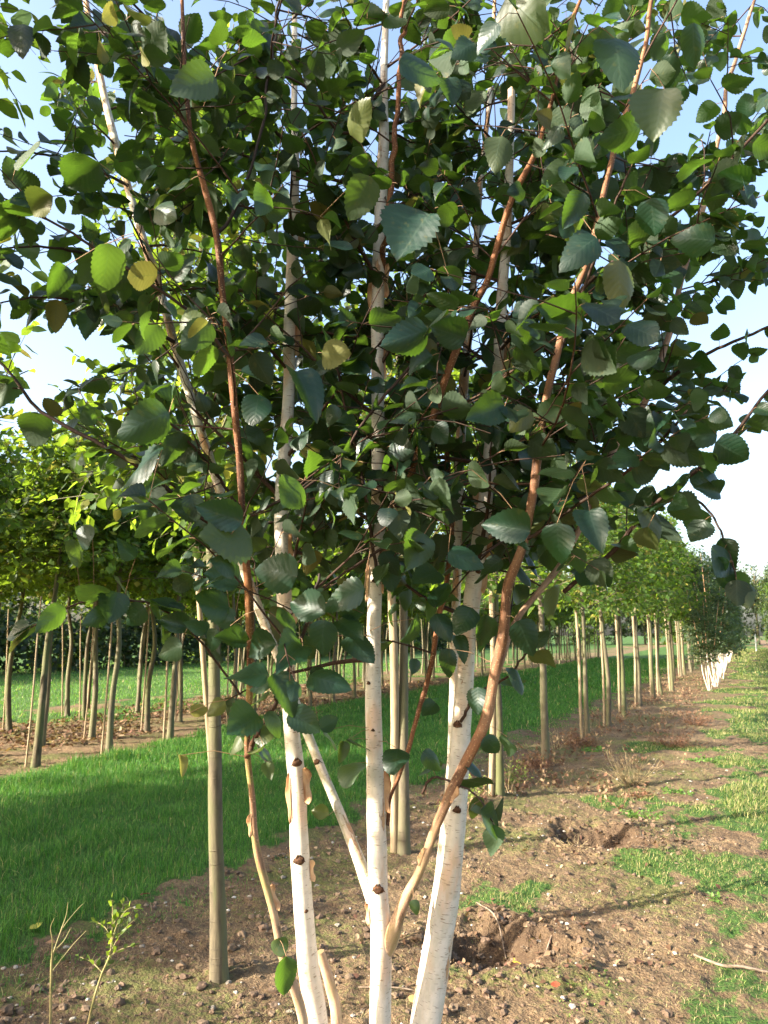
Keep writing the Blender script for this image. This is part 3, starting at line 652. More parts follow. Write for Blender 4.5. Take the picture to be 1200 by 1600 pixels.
# ------------------------------------------------------------------ masses of trees behind
def leaf_mass(rg, cen, rad, n, size, cb, variants=LV_F, low=-1):
    """leaves in clumps through an uneven ellipsoid"""
    m = max(8, n // 28); u = nrm(rg.normal(0, 1, (m, 3))); rr = rg.uniform(.35, 1.0, m) ** .5
    cl = u * rr[:, None]; cl[:, 2] = np.maximum(cl[:, 2], low); cl = cl * rad + cen
    which = rg.integers(0, m, n); p = cl[which] + rg.normal(0, .13, (n, 3)) * np.mean(rad)
    d = rg.normal(0, 1, (n, 3)) - UPV * .5; nn = nrm(p - cen) * .6 + UPV + rg.normal(0, .5, (n, 3))
    c = rg.random((n, 3)); c[:, 0] = np.where(rg.random(n) < .04, .6, .05)
    put_leaves(cb, variants, p, d, nn, size * rg.uniform(.7, 1.3, n), c, rg)
def wood_tree(seed, h, r, mat, n=2600, size=.28, low=.18):
    rg = np.random.default_rng(seed); tb = MB(); cb = MB()
    P = smooth_path(np.array([(0, 0, -.1), (.05, .03, h * .3), (-.06, .05, h * .6), (0, 0, h * .92)]), 16); tube(tb, P, np.linspace(h * .018, .02, 16), 7, rough=.1, seed=seed)
    for k in range(14):
        i = rg.integers(4, 15); az = rg.uniform(0, 6.28); B = sprout(rg, P[i], (math.cos(az), math.sin(az), .7), r * .8, 5, .02, .12); tube(tb, B, np.linspace(h * .006, .01, 6), 4)
    for k in range(9):
        az = rg.uniform(0, 6.28); zz = rg.uniform(low + .12, .88); f = math.sin(math.pi * min(1, max(.12, (1 - zz) * 1.2)) * .75)
        leaf_mass(rg, np.array((math.cos(az) * r * .45 * f, math.sin(az) * r * .45 * f, h * zz)), np.array((r * .62 * (.5 + f * .5), r * .62 * (.5 + f * .5), h * .17)), n // 9, size, cb)
    return tb.mesh('trunk', M_nbark), cb.mesh('crown', mat)
woods = [wood_tree(300 + k, 9, 3.0, M_dark if k != 1 else M_horn, 3400, .26, -.08 if k < 3 else .1) for k in range(4)]
wsrc = {}
def place_wood(i, x, y, sc, lab, g, name='broad_tree'):
    if i not in wsrc: wsrc[i] = thing_from(name, [('trunk', woods[i][0]), ('crown', woods[i][1])], (x, y, 0), rg.uniform(0, 6.28), sc, lab, 'tree', g)
    else: copy_thing(wsrc[i], (x, y, 0), rg.uniform(0, 6.28), sc, lab, g)
for yy in np.arange(2, 100, 3.0):          # dark screen of trees behind the field on the left
    place_wood(int(rg.integers(0, 3)), -26 + rg.normal(0, .8), yy, (rg.uniform(.75, 1.0), rg.uniform(.42, .58)), 'dark bushy tree in the screen beyond the sunlit field on the left', 'dark trees screening the field on the left')
for xx in np.arange(-22, 12, 3.4):         # wood at the far end of the rows
    place_wood(int(rg.integers(0, 4)), xx, 104 + rg.normal(0, 2), (rg.uniform(.9, 1.2), rg.uniform(.75, 1.15)), 'tall tree in the distant wood where the rows end', 'trees of the distant wood')
for k, yy in enumerate(np.arange(44, 100, 4.5)):   # dark row on the right of the path
    place_wood(int(rg.integers(0, 3)), 4.2 + rg.normal(0, .15) - .008 * (yy - 44), yy, (rg.uniform(.62, .72), rg.uniform(.75, 1.1)), 'dark dense tree on the far right of the grass path', 'dark trees along the right of the grass path')

hg = empty('hedge', (-24.5, 2, 0), 'long low dark hedge along the far side of the field, under the screen of trees', 'hedge'); cb = MB()
n_ = 26000; p_ = np.stack([-24.5 + rg.normal(0, .45, n_), rg.uniform(0, 104, n_), rg.uniform(0, 1, n_) ** .8 * (1.9 + .5 * rg.random(n_))], 1); c_ = rg.random((n_, 3)); c_[:, 0] *= .1
put_leaves(cb, LV_F, p_, rg.normal(0, 1, (n_, 3)), rg.normal(0, .6, (n_, 3)) + (.6, 0, .6), .22 * rg.uniform(.7, 1.4, n_), c_, rg); cb.obj('foliage', M_dark, hg)
cb = MB()
for yy in np.arange(1, 104, 1.2): tube(cb, sprout(rg, (-24.6, yy, -.1), (0, .1, 1), 1.8, 5, 0, .12), np.linspace(.04, .01, 6), 5)
cb.obj('stems', M_nbark, hg)['kind'] = 'stuff'

# far birches in the same row as the near one
def far_birch(seed):
    rg = np.random.default_rng(seed); tb = MB(); cb = MB(); tw = MB(); lf = []
    for k in range(4):
        az = k * 1.571 + rg.uniform(-.3, .3); sp = rg.uniform(.24, .34)
        P = smooth_path(np.array([(0.03 * math.cos(az), .03 * math.sin(az), -.05), (sp * .62 * math.cos(az), sp * .62 * math.sin(az), .7), (sp * .8 * math.cos(az), sp * .8 * math.sin(az), 1.6), (sp * 1.9 * math.cos(az), sp * 1.9 * math.sin(az), rg.uniform(3.2, 4.2))]), 30)
        tube(tb, P, np.linspace(.017, .005, 30), 8, col=np.stack([np.clip(P[:, 2] - .9, .25, 1.3), 0 * P[:, 0], 0 * P[:, 0]], 1), seed=seed + k)
        for q in range(40):
            i = rg.integers(9, 29); a2 = rg.uniform(0, 6.28); L = rg.uniform(.35, .8) * (1.1 - .5 * i / 30)
            B = sprout(rg, P[i], (math.cos(a2), math.sin(a2), rg.uniform(.1, .8)), L, 5, -.04, .13); tube(tw, B, np.linspace(.005, .0015, 6), 3, col=(.9, 0, 0)); leaf_sites(rg, B, .035, .05, lf, .085)
            for e in range(3):
                ii = rg.integers(1, 5); T = sprout(rg, B[ii], nrm(B[ii + 1] - B[ii]) + perp(nrm(B[ii + 1] - B[ii]), rg.uniform(0, 6.28)), rg.uniform(.12, .3), 3, -.06, .12); leaf_sites(rg, T, .04, 0, lf, .085)
    base = np.array([l[1] for l in lf]); c = rg.random((len(lf), 3)); c[:, 0] = np.where(rg.random(len(lf)) < .05, .6, .05)
    put_leaves(cb, LV_F, base, np.array([l[2] for l in lf]), np.array([l[3] for l in lf]), np.array([l[4] for l in lf]), c, rg)
    return tb.mesh('trunk', M_white), tw.mesh('twigs', M_orange), cb.mesh('crown', M_fbl)
fb = [far_birch(400), far_birch(410)]; fsrc = {}
for k, yy in enumerate([21.7, 23.6, 25.5, 27.6, 29.5, 31.6, 33.4, 35.7, 38, 40, 42.5, 45, 48, 51, 54, 58, 62, 66]):
    i = k % 2; x = -.80 + rg.normal(0, .05); lab = 'multi-stemmed white birch down the row beside the grass path, first beyond the gap' if k == 0 else 'dark leafy multi-stemmed birch far down the row beside the grass path'
    sc = (rg.uniform(.95, 1.1), rg.uniform(.86, .98))
    if i not in fsrc: fsrc[i] = thing_from('birch_tree', [('trunk', fb[i][0]), ('twigs', fb[i][1]), ('crown', fb[i][2])], (x, yy, gz(x, yy)), rg.uniform(0, 6), sc, lab, 'tree', 'distant birches beside the grass path')
    else: copy_thing(fsrc[i], (x, yy, gz(x, yy)), rg.uniform(0, 6), sc, lab, 'distant birches beside the grass path')
    if k == 0: fsrc[0].scale = (.75, .75, .68); del fsrc[0]['group']
mb = MB(); tube(mb, np.array([(0, 0, -.1), (0, 0, .7), (0, 0, 1.4)]), .05, 10, cap=True)
o = mb.obj('post', M_post); o.location = (.95, 70, 0); tag(o, 'small pale post at the far end of the grass path', 'post')

# ------------------------------------------------------------------ the near birch
GB = ground_at(555, 1925)
birch = empty('birch_tree', (GB[0], GB[1], 0), 'large near birch with several white peeling stems and big dark green leaves filling the view', 'tree')
def pxpath(rows, n, ws=1.0):
    """rows: x, y, depth, width in photo pixels -> points and radii"""
    P = np.array([np.append(at(x, y, f), w * .5 * math.hypot(1, (x - 600) / FPX) * f / (FPX * math.cos(PITCH) - (800 - y) * math.sin(PITCH))) for x, y, f, w in rows])
    Q = smooth_path(P, n); return Q[:, :3], np.maximum(Q[:, 3], .0012)
STEMS = {   # white stems
 'S1': [(515, 1935, 2.15, 40), (503, 1700, 2.13, 36), (495, 1600, 2.12, 34), (480, 1500, 2.1, 32), (468, 1350, 2.08, 31), (462, 1220, 2.07, 29), (453, 1130, 2.06, 26), (447, 1000, 2.06, 25), (440, 850, 2.06, 24), (441, 770, 2.07, 23), (447, 650, 2.08, 20), (455, 500, 2.1, 20), (458, 330, 2.12, 17), (460, 200, 2.15, 11), (462, 50, 2.18, 9), (464, -100, 2.2, 7), (462, -300, 2.25, 4)],
 'S2': [(575, 1935, 2.15, 44), (592, 1700, 2.1, 40), (597, 1600, 2.08, 37), (596, 1470, 2.05, 34), (590, 1380, 2.04, 32), (585, 1200, 2.02, 29), (583, 1050, 2.02, 26), (588, 900, 2.02, 25), (590, 700, 2.03, 22), (591, 550, 2.04, 21), (593, 400, 2.05, 21), (596, 260, 2.07, 19), (600, 120, 2.1, 13), (604, 0, 2.12, 10), (606, -150, 2.15, 7), (610, -330, 2.2, 4)],
 'S3': [(600, 1935, 2.2, 52), (632, 1750, 2.16, 52), (665, 1600, 2.15, 50), (688, 1480, 2.15, 44), (704, 1350, 2.15, 38), (715, 1220, 2.15, 34), (722, 1130, 2.15, 31), (729, 1000, 2.15, 28), (741, 900, 2.15, 28), (755, 800, 2.15, 27), (769, 680, 2.15, 24), (779, 580, 2.16, 20), (786, 430, 2.18, 17), (795, 280, 2.2, 14), (800, 130, 2.2, 11), (802, 0, 2.22, 9), (803, -200, 2.25, 5)],
 'S4': [(600, 1935, 2.35, 24), (650, 1600, 2.35, 20), (690, 1350, 2.35, 16), (705, 1200, 2.35, 14), (709, 1060, 2.35, 14), (713, 900, 2.35, 14), (718, 720, 2.35, 15), (727, 560, 2.36, 15), (736, 480, 2.38, 12), (750, 300, 2.4, 9), (768, 100, 2.45, 7), (780, -150, 2.5, 4)],
 'B5': [(588, 1425, 2.06, 24), (575, 1385, 2.08, 22), (560, 1340, 2.1, 19), (530, 1262, 2.14, 16), (500, 1195, 2.18, 15), (478, 1140, 2.2, 15), (440, 1040, 2.25, 14), (385, 900, 2.3, 15), (345, 780, 2.33, 14), (305, 650, 2.36, 14), (270, 530, 2.4, 14), (238, 420, 2.44, 13), (182, 230, 2.5, 12), (150, 90, 2.55, 10), (125, -60, 2.6, 7), (100, -250, 2.65, 4)],
}
BRANCHES = {  # orange and brown branches
 'B1': [(595, 1535, 2.08, 10), (598, 1508, 2.065, 17), (605, 1478, 2.05, 26), (622, 1436, 2.02, 21), (650, 1370, 1.98, 16), (672, 1310, 1.94, 16), (702, 1240, 1.92, 18), (736, 1168, 1.9, 20), (765, 1100, 1.88, 19), (779, 1010, 1.86, 18), (795, 920, 1.84, 17), (815, 850, 1.82, 16), (833, 750, 1.8, 15), (851, 650, 1.78, 14), (870, 560, 1.76, 13), (884, 500, 1.76, 12), (917, 400, 1.75, 11), (945, 290, 1.74, 10), (965, 220, 1.73, 10), (985, 150, 1.72, 9), (1010, 50, 1.7, 8), (1030, -60, 1.7, 6), (1050, -220, 1.7, 3)],
 'B6': [(762, 1105, 1.9, 12), (785, 1020, 1.95, 13), (815, 960, 2.0, 13), (860, 905, 2.05, 13), (900, 835, 2.1, 13), (930, 770, 2.13, 13), (970, 680, 2.16, 13), (1012, 620, 2.2, 13), (1042, 530, 2.25, 12), (1065, 440, 2.3, 12), (1090, 350, 2.33, 11), (1120, 230, 2.36, 9), (1145, 100, 2.4, 8), (1178, 0, 2.45, 6), (1205, -120, 2.5, 4)],
 'B3': [(592, 900, 2.02, 12), (612, 820, 1.97, 12), (640, 745, 1.92, 12), (690, 605, 1.87, 14), (728, 510, 1.84, 13), (765, 420, 1.82, 12), (800, 310, 1.8, 11), (830, 250, 1.79, 10), (860, 170, 1.78, 8), (905, 0, 1.76, 6), (940, -150, 1.75, 3)],
 'B2': [(603, 1290, 2.05, 7), (622, 1215, 2.08, 7), (645, 1150, 2.1, 8), (668, 1060, 2.12, 9), (690, 940, 2.15, 10), (704, 850, 2.18, 9), (700, 730, 2.22, 8), (690, 600, 2.26, 6), (680, 450, 2.3, 5)],
 'B4': [(498, 1935, 2.05, 20), (475, 1610, 1.98, 17), (440, 1505, 1.94, 16), (425, 1430, 1.92, 15), (408, 1360, 1.9, 14), (392, 1280, 1.87, 12), (387, 1170, 1.84, 11), (390, 1060, 1.82, 12), (388, 940, 1.8, 14), (381, 850, 1.78, 13), (373, 700, 1.76, 12), (360, 550, 1.74, 12), (345, 430, 1.72, 12), (331, 330, 1.71, 11), (306, 230, 1.7, 9), (291, 160, 1.69, 8), (285, 60, 1.68, 7), (280, -60, 1.67, 5), (275, -200, 1.66, 3)],
 'B4b': [(339, 365, 1.715, 6), (368, 325, 1.72, 6), (400, 235, 1.74, 5), (420, 120, 1.76, 5), (438, 0, 1.78, 4), (455, -120, 1.8, 3)],
 'B7': [(598, 430, 2.04, 9), (604, 350, 2.0, 10), (612, 270, 1.98, 10), (622, 160, 1.96, 9), (629, 60, 1.94, 8), (634, -60, 1.92, 5)],
 'B8': [(388, 1185, 1.84, 9), (402, 1140, 1.80, 9), (430, 1100, 1.76, 8), (450, 1052, 1.72, 7), (474, 990, 1.68, 7), (490, 945, 1.66, 6), (500, 900, 1.65, 5)],
}
TWIGS = [   # thin branches read off the photograph
 [(240, 425, 2.3, 6), (170, 405, 2.1, 5), (100, 390, 1.95, 4), (40, 385, 1.85, 3), (-40, 395, 1.75, 2)],
 [(272, 535, 2.3, 6), (200, 490, 2.1, 5), (120, 470, 1.9, 4), (50, 465, 1.8, 3), (-30, 480, 1.7, 2)],
 [(200, 290, 2.4, 5), (130, 255, 2.2, 4), (60, 240, 2.05, 3), (-20, 235, 1.95, 2)],
 [(880, 925, 2.0, 7), (955, 865, 1.95, 7), (1010, 800, 1.9, 6), (1075, 745, 1.86, 6), (1130, 700, 1.83, 5), (1200, 610, 1.8, 4), (1290, 520, 1.76, 3)],
 [(380, 850, 1.8, 7), (300, 800, 1.76, 7), (240, 745, 1.72, 6), (150, 690, 1.68, 6), (60, 640, 1.65, 5), (10, 575, 1.62, 4), (-70, 520, 1.6, 3)],
 [(372, 790, 1.76, 5), (330, 730, 1.68, 5), (300, 695, 1.6, 4), (262, 657, 1.54, 4)],
 [(375, 1085, 1.83, 4), (335, 1030, 1.8, 3.5), (289, 975, 1.76, 3.5), (240, 946, 1.74, 3.5), (187, 937, 1.72, 3), (124, 943, 1.7, 3), (49, 979, 1.68, 2.5)],
 [(673, 797, 1.9, 5), (603, 853, 1.86, 5), (517, 910, 1.82, 4), (427, 980, 1.78, 4)],
 [(735, 500, 1.84, 5), (640, 575, 1.8, 5), (560, 670, 1.76, 4.5), (530, 720, 1.74, 4), (465, 770, 1.7, 4), (395, 800, 1.68, 3)],
 [(890, 470, 1.76, 6), (993, 377, 1.7, 6), (1047, 340, 1.68, 5), (1113, 280, 1.65, 5), (1200, 187, 1.6, 4), (1270, 100, 1.58, 3)],
 [(590, 905, 1.99, 6), (578, 820, 1.93, 6), (563, 730, 1.88, 5), (540, 640, 1.84, 4), (520, 540, 1.8, 3)],
 [(720, 1128, 2.12, 5), (745, 1085, 2.06, 5), (790, 1060, 2.0, 4), (830, 1010, 1.96, 3)],
 [(362, 560, 1.74, 6), (300, 490, 1.68, 5), (215, 430, 1.62, 5), (120, 370, 1.57, 4), (30, 320, 1.53, 3), (-60, 280, 1.5, 2)],
 [(460, 240, 2.12, 6), (400, 170, 1.98, 5), (330, 120, 1.85, 5), (230, 30, 1.7, 4), (170, -40, 1.6, 3)],
 [(600, 130, 2.08, 6), (540, 210, 1.9, 5), (470, 130, 1.8, 4), (400, 120, 1.7, 4)],
 [(870, 560, 1.78, 5), (905, 470, 1.7, 5), (945, 360, 1.62, 4), (985, 260, 1.56, 3)],
 [(660, 1240, 1.95, 5), (680, 1215, 1.93, 4), (740, 1240, 1.9, 3), (770, 1285, 1.88, 2.5)],
 [(930, 770, 2.13, 6), (860, 800, 2.0, 5), (800, 835, 1.86, 4), (752, 870, 1.74, 3)],
 [(1012, 620, 2.2, 6), (1090, 560, 2.1, 5), (1180, 520, 2.0, 4), (1270, 480, 1.9, 3)],
 [(815, 850, 1.82, 6), (900, 790, 1.72, 5), (1000, 720, 1.62, 5), (1075, 640, 1.55, 4)],
 [(1042, 760, 1.88, 5), (1100, 790, 1.84, 4), (1135, 850, 1.8, 3), (1150, 900, 1.78, 2.5)],
]
rg = np.random.default_rng(9)
polys = []   # everything leaves can attach to
stem_obj = {}
for k, (nm, rows) in enumerate(STEMS.items()):
    P, R = pxpath(rows, 150); z = P[:, 2]
    col = np.zeros((150, 3)); col[:, 0] = .10 + np.clip((z - 1.3) * .13, 0, .2) + (.22 if nm in ('S4', 'B5') else 0.0); col[:, 1] = .15 if nm != 'B5' else .5
    a_ = np.arange(150.); P = P + np.stack([vnoise(a_ / 9, a_ * 0 + k, 5 + i) - .5 for i in range(3)], 1) * .009; R = R * (.95 + .11 * vnoise(a_ / 5, a_ * 0 + k, 9)); mb = MB(); tube(mb, P, R * .94, 22, col=col, rough=.10, seed=k + 1); stem_obj[nm] = (mb.obj('trunk', M_white, birch), P, R); polys.append((P, R, 'stem'))
for k, (nm, rows) in enumerate(BRANCHES.items()):
    P, R = pxpath(rows, 130); z = P[:, 2]; col = np.zeros((130, 3)); a_ = np.arange(130.)
    R = R * (.8 if nm == 'B6' else 1)
    P = P + np.stack([vnoise(a_ / 5, a_ * 0 + k, 5 + i) - .5 for i in range(3)], 1) * .012 + 0; R = R * (.93 + .14 * vnoise(a_ / 2.3, a_ * 0 + k, 9) + .35 * np.maximum(0, vnoise(a_ / 3.1, a_ * 0 + k, 19) - .82)) * .88
    col[:, 0] = {'B8': .8, 'B2': .55, 'B4b': .8}.get(nm, 0) + (np.clip(1 - R / .006, 0, .9)); col[:, 0] = np.clip(col[:, 0], 0, 1)
    if nm == 'B4': col[:, 1] = np.clip(1.35 - z, 0, 1) * 1.1; col[:, 2] = np.clip(1.0 - np.abs(z - 1.05) * 1.6, 0, 1) * .7
    if nm == 'B1': col[:, 1] = np.clip((1.22 - z) * 1.6, .12, .9); col[:, 2] = np.clip(1.15 - z, 0, 1) * .8
    if nm == 'B6': col[:, 1] = .4
    mb = MB(); tube(mb, P, R * 1.0, 14, col=col, rough=.16, seed=k + 11); o = mb.obj('branch', M_orange, birch); stem_obj[nm] = (o, P, R); polys.append((P, R, 'branch'))
tw = MB(); lf = []
explicit = []
for rows in TWIGS:
    P, R = pxpath(rows, 26); P = P + rg.normal(0, .0012, P.shape); tube(tw, P, R, 6, col=(.9, 0, 0), rough=.1); explicit.append(P)
# stub beside the left stem
P, R = pxpath([(530, 1935, 2.25, 16), (527, 1620, 2.25, 17), (517, 1545, 2.25, 17), (500, 1487, 2.24, 14)], 20); mb = MB(); tube(mb, P, R, 12, col=(.0, .9, .3), rough=.12, cap=True); mb.obj('branch', M_orange, birch); STUB = P

# acceptance of twigs over the picture: 12 columns x 14 rows of 100 px, 0..9
DM = ["999999999999", "999999999999", "899999999988", "889999999988", "889999999998", "479999999986", "579999999986", "467999999975", "134789988630", "022465433320", "001332112101", "000110001000", "000000000000", "000000000000"]
def accept(P, rg, soft=1.0):
    px, py, d = proj(P[None])
    if d[0] < .62: return False
    x, y = px[0], py[0]
    if x < -350 or x > 1550: return rg.random() < .35
    if y < 0: return rg.random() < (.6 if y > -500 else .4)
    c = int(min(max(x // 100, 0), 11)); r = int(min(y // 100, 13))
    return rg.random() < (int(DM[r][c]) / 9.0) ** soft
def twig_leaves(B, r0, k):
    tube(tw, B, np.linspace(r0, .0012, len(B)), 4, col=(.9, 0, 0)); leaf_sites(rg, B, .034, .02, lf, .074)
def second(B, r0, step=.061, Lm=(.10, .30)):
    L = np.linalg.norm(np.diff(B, axis=0), axis=1).sum(); m = len(B)
    for q in range(int(L / step)):
        s = rg.uniform(.12, .97); ii = min(int(s * (m - 1)), m - 2); dd = nrm(B[ii + 1] - B[ii])
        sd = nrm(np.cross(dd, UPV) + 1e-3) * (1 if q % 2 else -1)
        T = sprout(rg, B[ii], dd * .6 + sd * .7 + rg.normal(0, .35, 3), rg.uniform(*Lm), 4, -.03, .10)
        if accept(T[-1], rg) and accept(T[2], rg, .5): twig_leaves(T, .0020, q)
for P, R, kind in polys:
    z = P[:, 2]; i0 = int(np.argmax(z > (1.42 if kind == 'stem' else 1.36)))
    L = np.linalg.norm(np.diff(P[i0:], axis=0), axis=1).sum() if i0 < len(P) - 2 else 0
    nb = int(L / .128); a0 = rg.uniform(0, 6.28)
    for q in range(nb):
        i = i0 + int((len(P) - i0 - 2) * (q + rg.random()) / nb); az = a0 + q * 2.4 + rg.normal(0, .3); el = rg.uniform(.15, .85)
        Lb = rg.uniform(.35, .85) * (1.0 - .35 * max(0, (z[i] - 2.4)) / 1.5)
        d = np.array((math.cos(az) * math.cos(el), math.sin(az) * math.cos(el), math.sin(el)))
        if -d @ FW > .3: Lb *= .75
        B = sprout(rg, P[i], d, Lb, 7, -.035 * rg.uniform(0, 2), .09)
        if not (accept(B[-1], rg) and accept(B[4], rg, .5)): continue
        if proj(B)[2].min() < .6: continue
        tube(tw, B, np.linspace(max(.0028, R[i] * .32), .0014, 8), 5, col=(.85, 0, 0)); leaf_sites(rg, B, .05, Lb * .25, lf, .074); second(B, .002)
for B in explicit:
    leaf_sites(rg, B, .05, .03, lf, .086); second(B, .002, .10)
# hanging and marked leaves seen singly in the photograph: x, y, length px, direction of the tip (0 right, 90 down), depth, tilt, yellowing (dry leaves, painted backlight), brightness (sun and shade painted in)
HERO = [(425,890,82,195,1.50,.3,0,.9),(342,803,80,200,1.45,.4,0,1),(222,657,92,168,1.40,.3,.02,1),(215,722,92,155,1.42,1.1,0,.8),(352,845,92,170,1.45,1.2,.15,1),(650,862,64,115,1.60,.5,.05,1),
 (728,872,62,20,1.60,.6,0,.9),(790,822,78,190,1.5,.4,0,.5),(928,825,68,80,1.5,.4,0,.4),(872,850,68,85,1.5,.3,0,.6),(758,645,74,160,1.45,.2,0,.5),(875,490,78,200,1.4,.3,0,.6),(970,445,80,85,1.5,.5,.42,.6),
 (645,370,78,130,1.5,.9,0,.7),(560,310,78,120,1.5,.8,.1,1),(775,235,52,110,1.6,.5,.15,1),(165,420,80,95,1.4,.7,.1,.8),(385,1053,72,180,1.62,.5,0,.9),(380,1133,62,150,1.62,.7,0,.9),(262,1015,50,165,1.7,.5,.05,1),
 (445,1085,78,60,1.58,.3,0,.3),(476,1128,60,40,1.6,.4,0,.4),(510,1062,62,10,1.6,.6,0,.5),(502,998,62,100,1.58,.4,0,.7),(533,925,76,170,1.6,.7,.05,1),(548,985,60,40,1.62,.5,0,.2),(330,945,60,190,1.65,.7,0,.7),
 (618,1188,40,100,1.9,.1,0,.1),(676,1190,46,45,1.9,.6,0,.2),(548,1208,38,100,1.95,.6,.1,1),(445,1525,70,95,1.88,.4,.0,1),(437,1478,34,300,1.92,1.0,.1,1),(648,1418,26,80,1.95,.4,.1,1),(702,1036,48,80,1.9,.4,0,.2),
 (692,980,48,60,1.9,.2,0,.1),(720,1012,42,70,1.95,.4,0,.2),(746,1095,44,90,1.9,.2,0,.6),(757,988,54,100,1.9,.5,.02,1),(822,1000,62,70,1.8,.6,0,.2),(862,942,54,95,1.8,.7,.25,.7),(768,1165,36,45,1.88,.8,0,.2),
 (765,1282,44,50,1.88,.5,0,.2),(750,1270,34,20,1.88,.9,.2,.8),(670,1107,30,140,2.05,.2,0,.2),(648,1042,28,100,2.05,.2,0,.2),(150,962,46,165,1.7,.8,0,.5),(178,950,52,110,1.7,.4,0,.5),(207,962,52,150,1.72,.6,0,.5),(263,943,46,5,1.74,.8,0,.4),
 (270,972,48,200,1.74,.6,0,.5),(118,862,38,80,1.65,.5,.2,.7),(132,838,34,200,1.65,.5,0,.3),(200,855,44,240,1.65,.8,0,.3),(1085,680,74,175,1.6,.4,0,.3),(1050,685,84,30,1.6,.9,.5,.6),(1140,905,52,60,1.78,.3,0,.3),(1160,925,50,70,1.78,.4,.2,.4),
 (1125,885,36,150,1.78,.3,0,.3),(1110,765,40,200,1.8,.3,0,.3),(1118,745,46,20,1.8,.8,0,.2),(1145,705,60,30,1.75,.6,0,.2),(1020,815,60,60,1.75,.7,.2,.5),(1015,845,48,80,1.75,.7,.3,.6),(420,1180,44,40,1.85,.6,0,.3),(405,1012,58,170,1.7,.7,0,.8),
 (345,905,60,200,1.62,.7,0,.7),(285,1195,34,75,1.8,.9,.9,1),(312,1111,32,350,1.8,.9,.95,1),(330,1000,40,120,1.7,.6,0,.7),(610,880,44,60,1.9,.3,0,.2),(690,930,50,300,1.9,.4,0,.2),(800,1165,36,60,1.85,.8,0,.15),(455,775,56,110,1.5,.5,.05,1),
 (300,500,60,260,1.5,.4,.2,.8),(480,610,60,60,1.55,.5,0,.6),(400,640,50,100,1.6,.5,0,.5),(635,525,74,165,1.5,.5,0,.6),(700,520,60,200,1.5,.4,0,.4),(90,440,60,110,1.4,.4,0,.2),(130,275,70,150,1.4,.5,0,.3),(60,320,60,160,1.4,.6,.4,.4),(480,1015,50,80,1.7,.5,0,.8),
 (905,385,74,150,1.45,.5,0,.7),(895,330,70,120,1.45,.4,0,.8),(1085,370,70,185,1.45,.3,0,.4),(965,80,66,85,1.4,.4,.05,1),(1085,70,70,85,1.4,.4,0,.15),(975,205,66,160,1.4,.2,0,.15),(660,110,80,20,1.35,.3,0,.5),(760,60,70,130,1.3,.5,0,.5),(300,130,80,165,1.35,.2,.1,.7),
 (820,20,74,30,1.4,.5,.15,.6),(1030,180,80,100,1.35,.6,.15,.9),(1145,280,56,190,1.5,.3,0,.8),(1020,340,60,80,1.5,.3,0,.6),(560,190,56,300,1.5,.6,.3,1),(700,1310,0,0,0,0,0,0),
 (360,1000,52,190,1.68,.7,0,.8),(450,975,50,30,1.66,.6,0,.5),(410,1060,50,200,1.7,.8,.05,1),(395,1100,46,160,1.72,.8,.1,1),(430,1130,44,60,1.7,.5,.05,.9),(412,1150,34,110,1.8,.8,.2,1),(400,1170,30,160,1.8,.7,.25,1),(365,1165,36,130,1.78,1.0,.2,1),
 (420,1205,30,80,1.82,.7,.2,1),(520,1155,40,40,1.95,.8,.1,1),(535,1175,36,100,1.95,.9,.2,1),(560,1165,34,30,1.95,.8,0,.3),(515,1130,34,330,1.95,.6,0,.5),(480,950,58,200,1.62,.6,.02,1),(455,1020,50,150,1.6,.6,0,.8),(545,950,50,200,1.65,.4,0,.3),
 (345,960,46,200,1.66,.8,0,.9),(310,975,40,220,1.7,.7,0,.8),(380,985,46,20,1.64,.4,0,.2),(640,985,44,110,1.9,.7,0,.4),(665,900,50,160,1.8,.6,0,.3),(815,930,44,60,1.9,.4,0,.2),(740,1200,36,40,1.9,.5,0,.2),(745,1265,40,100,1.9,.9,.3,.8),(500,1270,26,200,2.1,.7,.3,1),
 (725,970,46,120,1.9,.3,0,.3),(612,905,44,80,1.95,.3,0,.2),(560,1010,50,50,1.66,.5,0,.2)]
allpts = np.concatenate([p for p, _, _ in polys] + explicit + [STUB] + [np.array([l[0] for l in lf])])
for x, y, lp, ang, f, tilt, yl, br in HERO:
    if not lp: continue
    a = math.radians(ang); c = at(x, y, f); e = at(x + math.cos(a) * lp / 2, y + math.sin(a) * lp / 2, f - .02 * rg.normal()); d = e - c; size = 2 * np.linalg.norm(d) * (.96 if f > 1.3 else .82); d = nrm(d + FW * rg.uniform(-.25, .25) * np.linalg.norm(d))
    base = c - d * size / 2; toc = nrm(np.array((0, 0, EYE)) - c); sd = np.cross(d, toc)
    nn = toc * math.cos(tilt) + (sd * rg.choice((-1, 1)) * .5 + UPV) * math.sin(tilt)
    i = int(np.argmin(np.linalg.norm(allpts - base, axis=1))); lf.append((allpts[i] if np.linalg.norm(allpts[i] - base) < .35 else base + UPV * .05, base, d, nn, size, yl, br))
cr = MB(); n = len(lf)
tp = np.array([l[0] for l in lf]); base = np.array([l[1] for l in lf]); sz = np.array([l[4] for l in lf])
keep = (proj(base)[2] > .85) | (proj(base)[0] < -300) | (proj(base)[0] > 1500)
mid = base + np.array([nrm(l[2]) for l in lf]) * sz[:, None] * .5; mx_, my_, md_ = proj(mid)
for P, R, kd in polys:
    qx, qy, qd = proj(P); o_ = np.argsort(qy); cx = np.interp(my_, qy[o_], qx[o_]); cd = np.interp(my_, qy[o_], qd[o_]); cw = np.interp(my_, qy[o_], (R * FPX / qd)[o_])
    front = (abs(mx_ - cx) < cw + 22) & (md_ < cd + .02) & (my_ > qy.min()) & (my_ < qy.max())
    keep &= ~(front & (rg.random(n) < (.72 if R.max() > .012 else .3)) & np.array([len(l) == 5 for l in lf]))
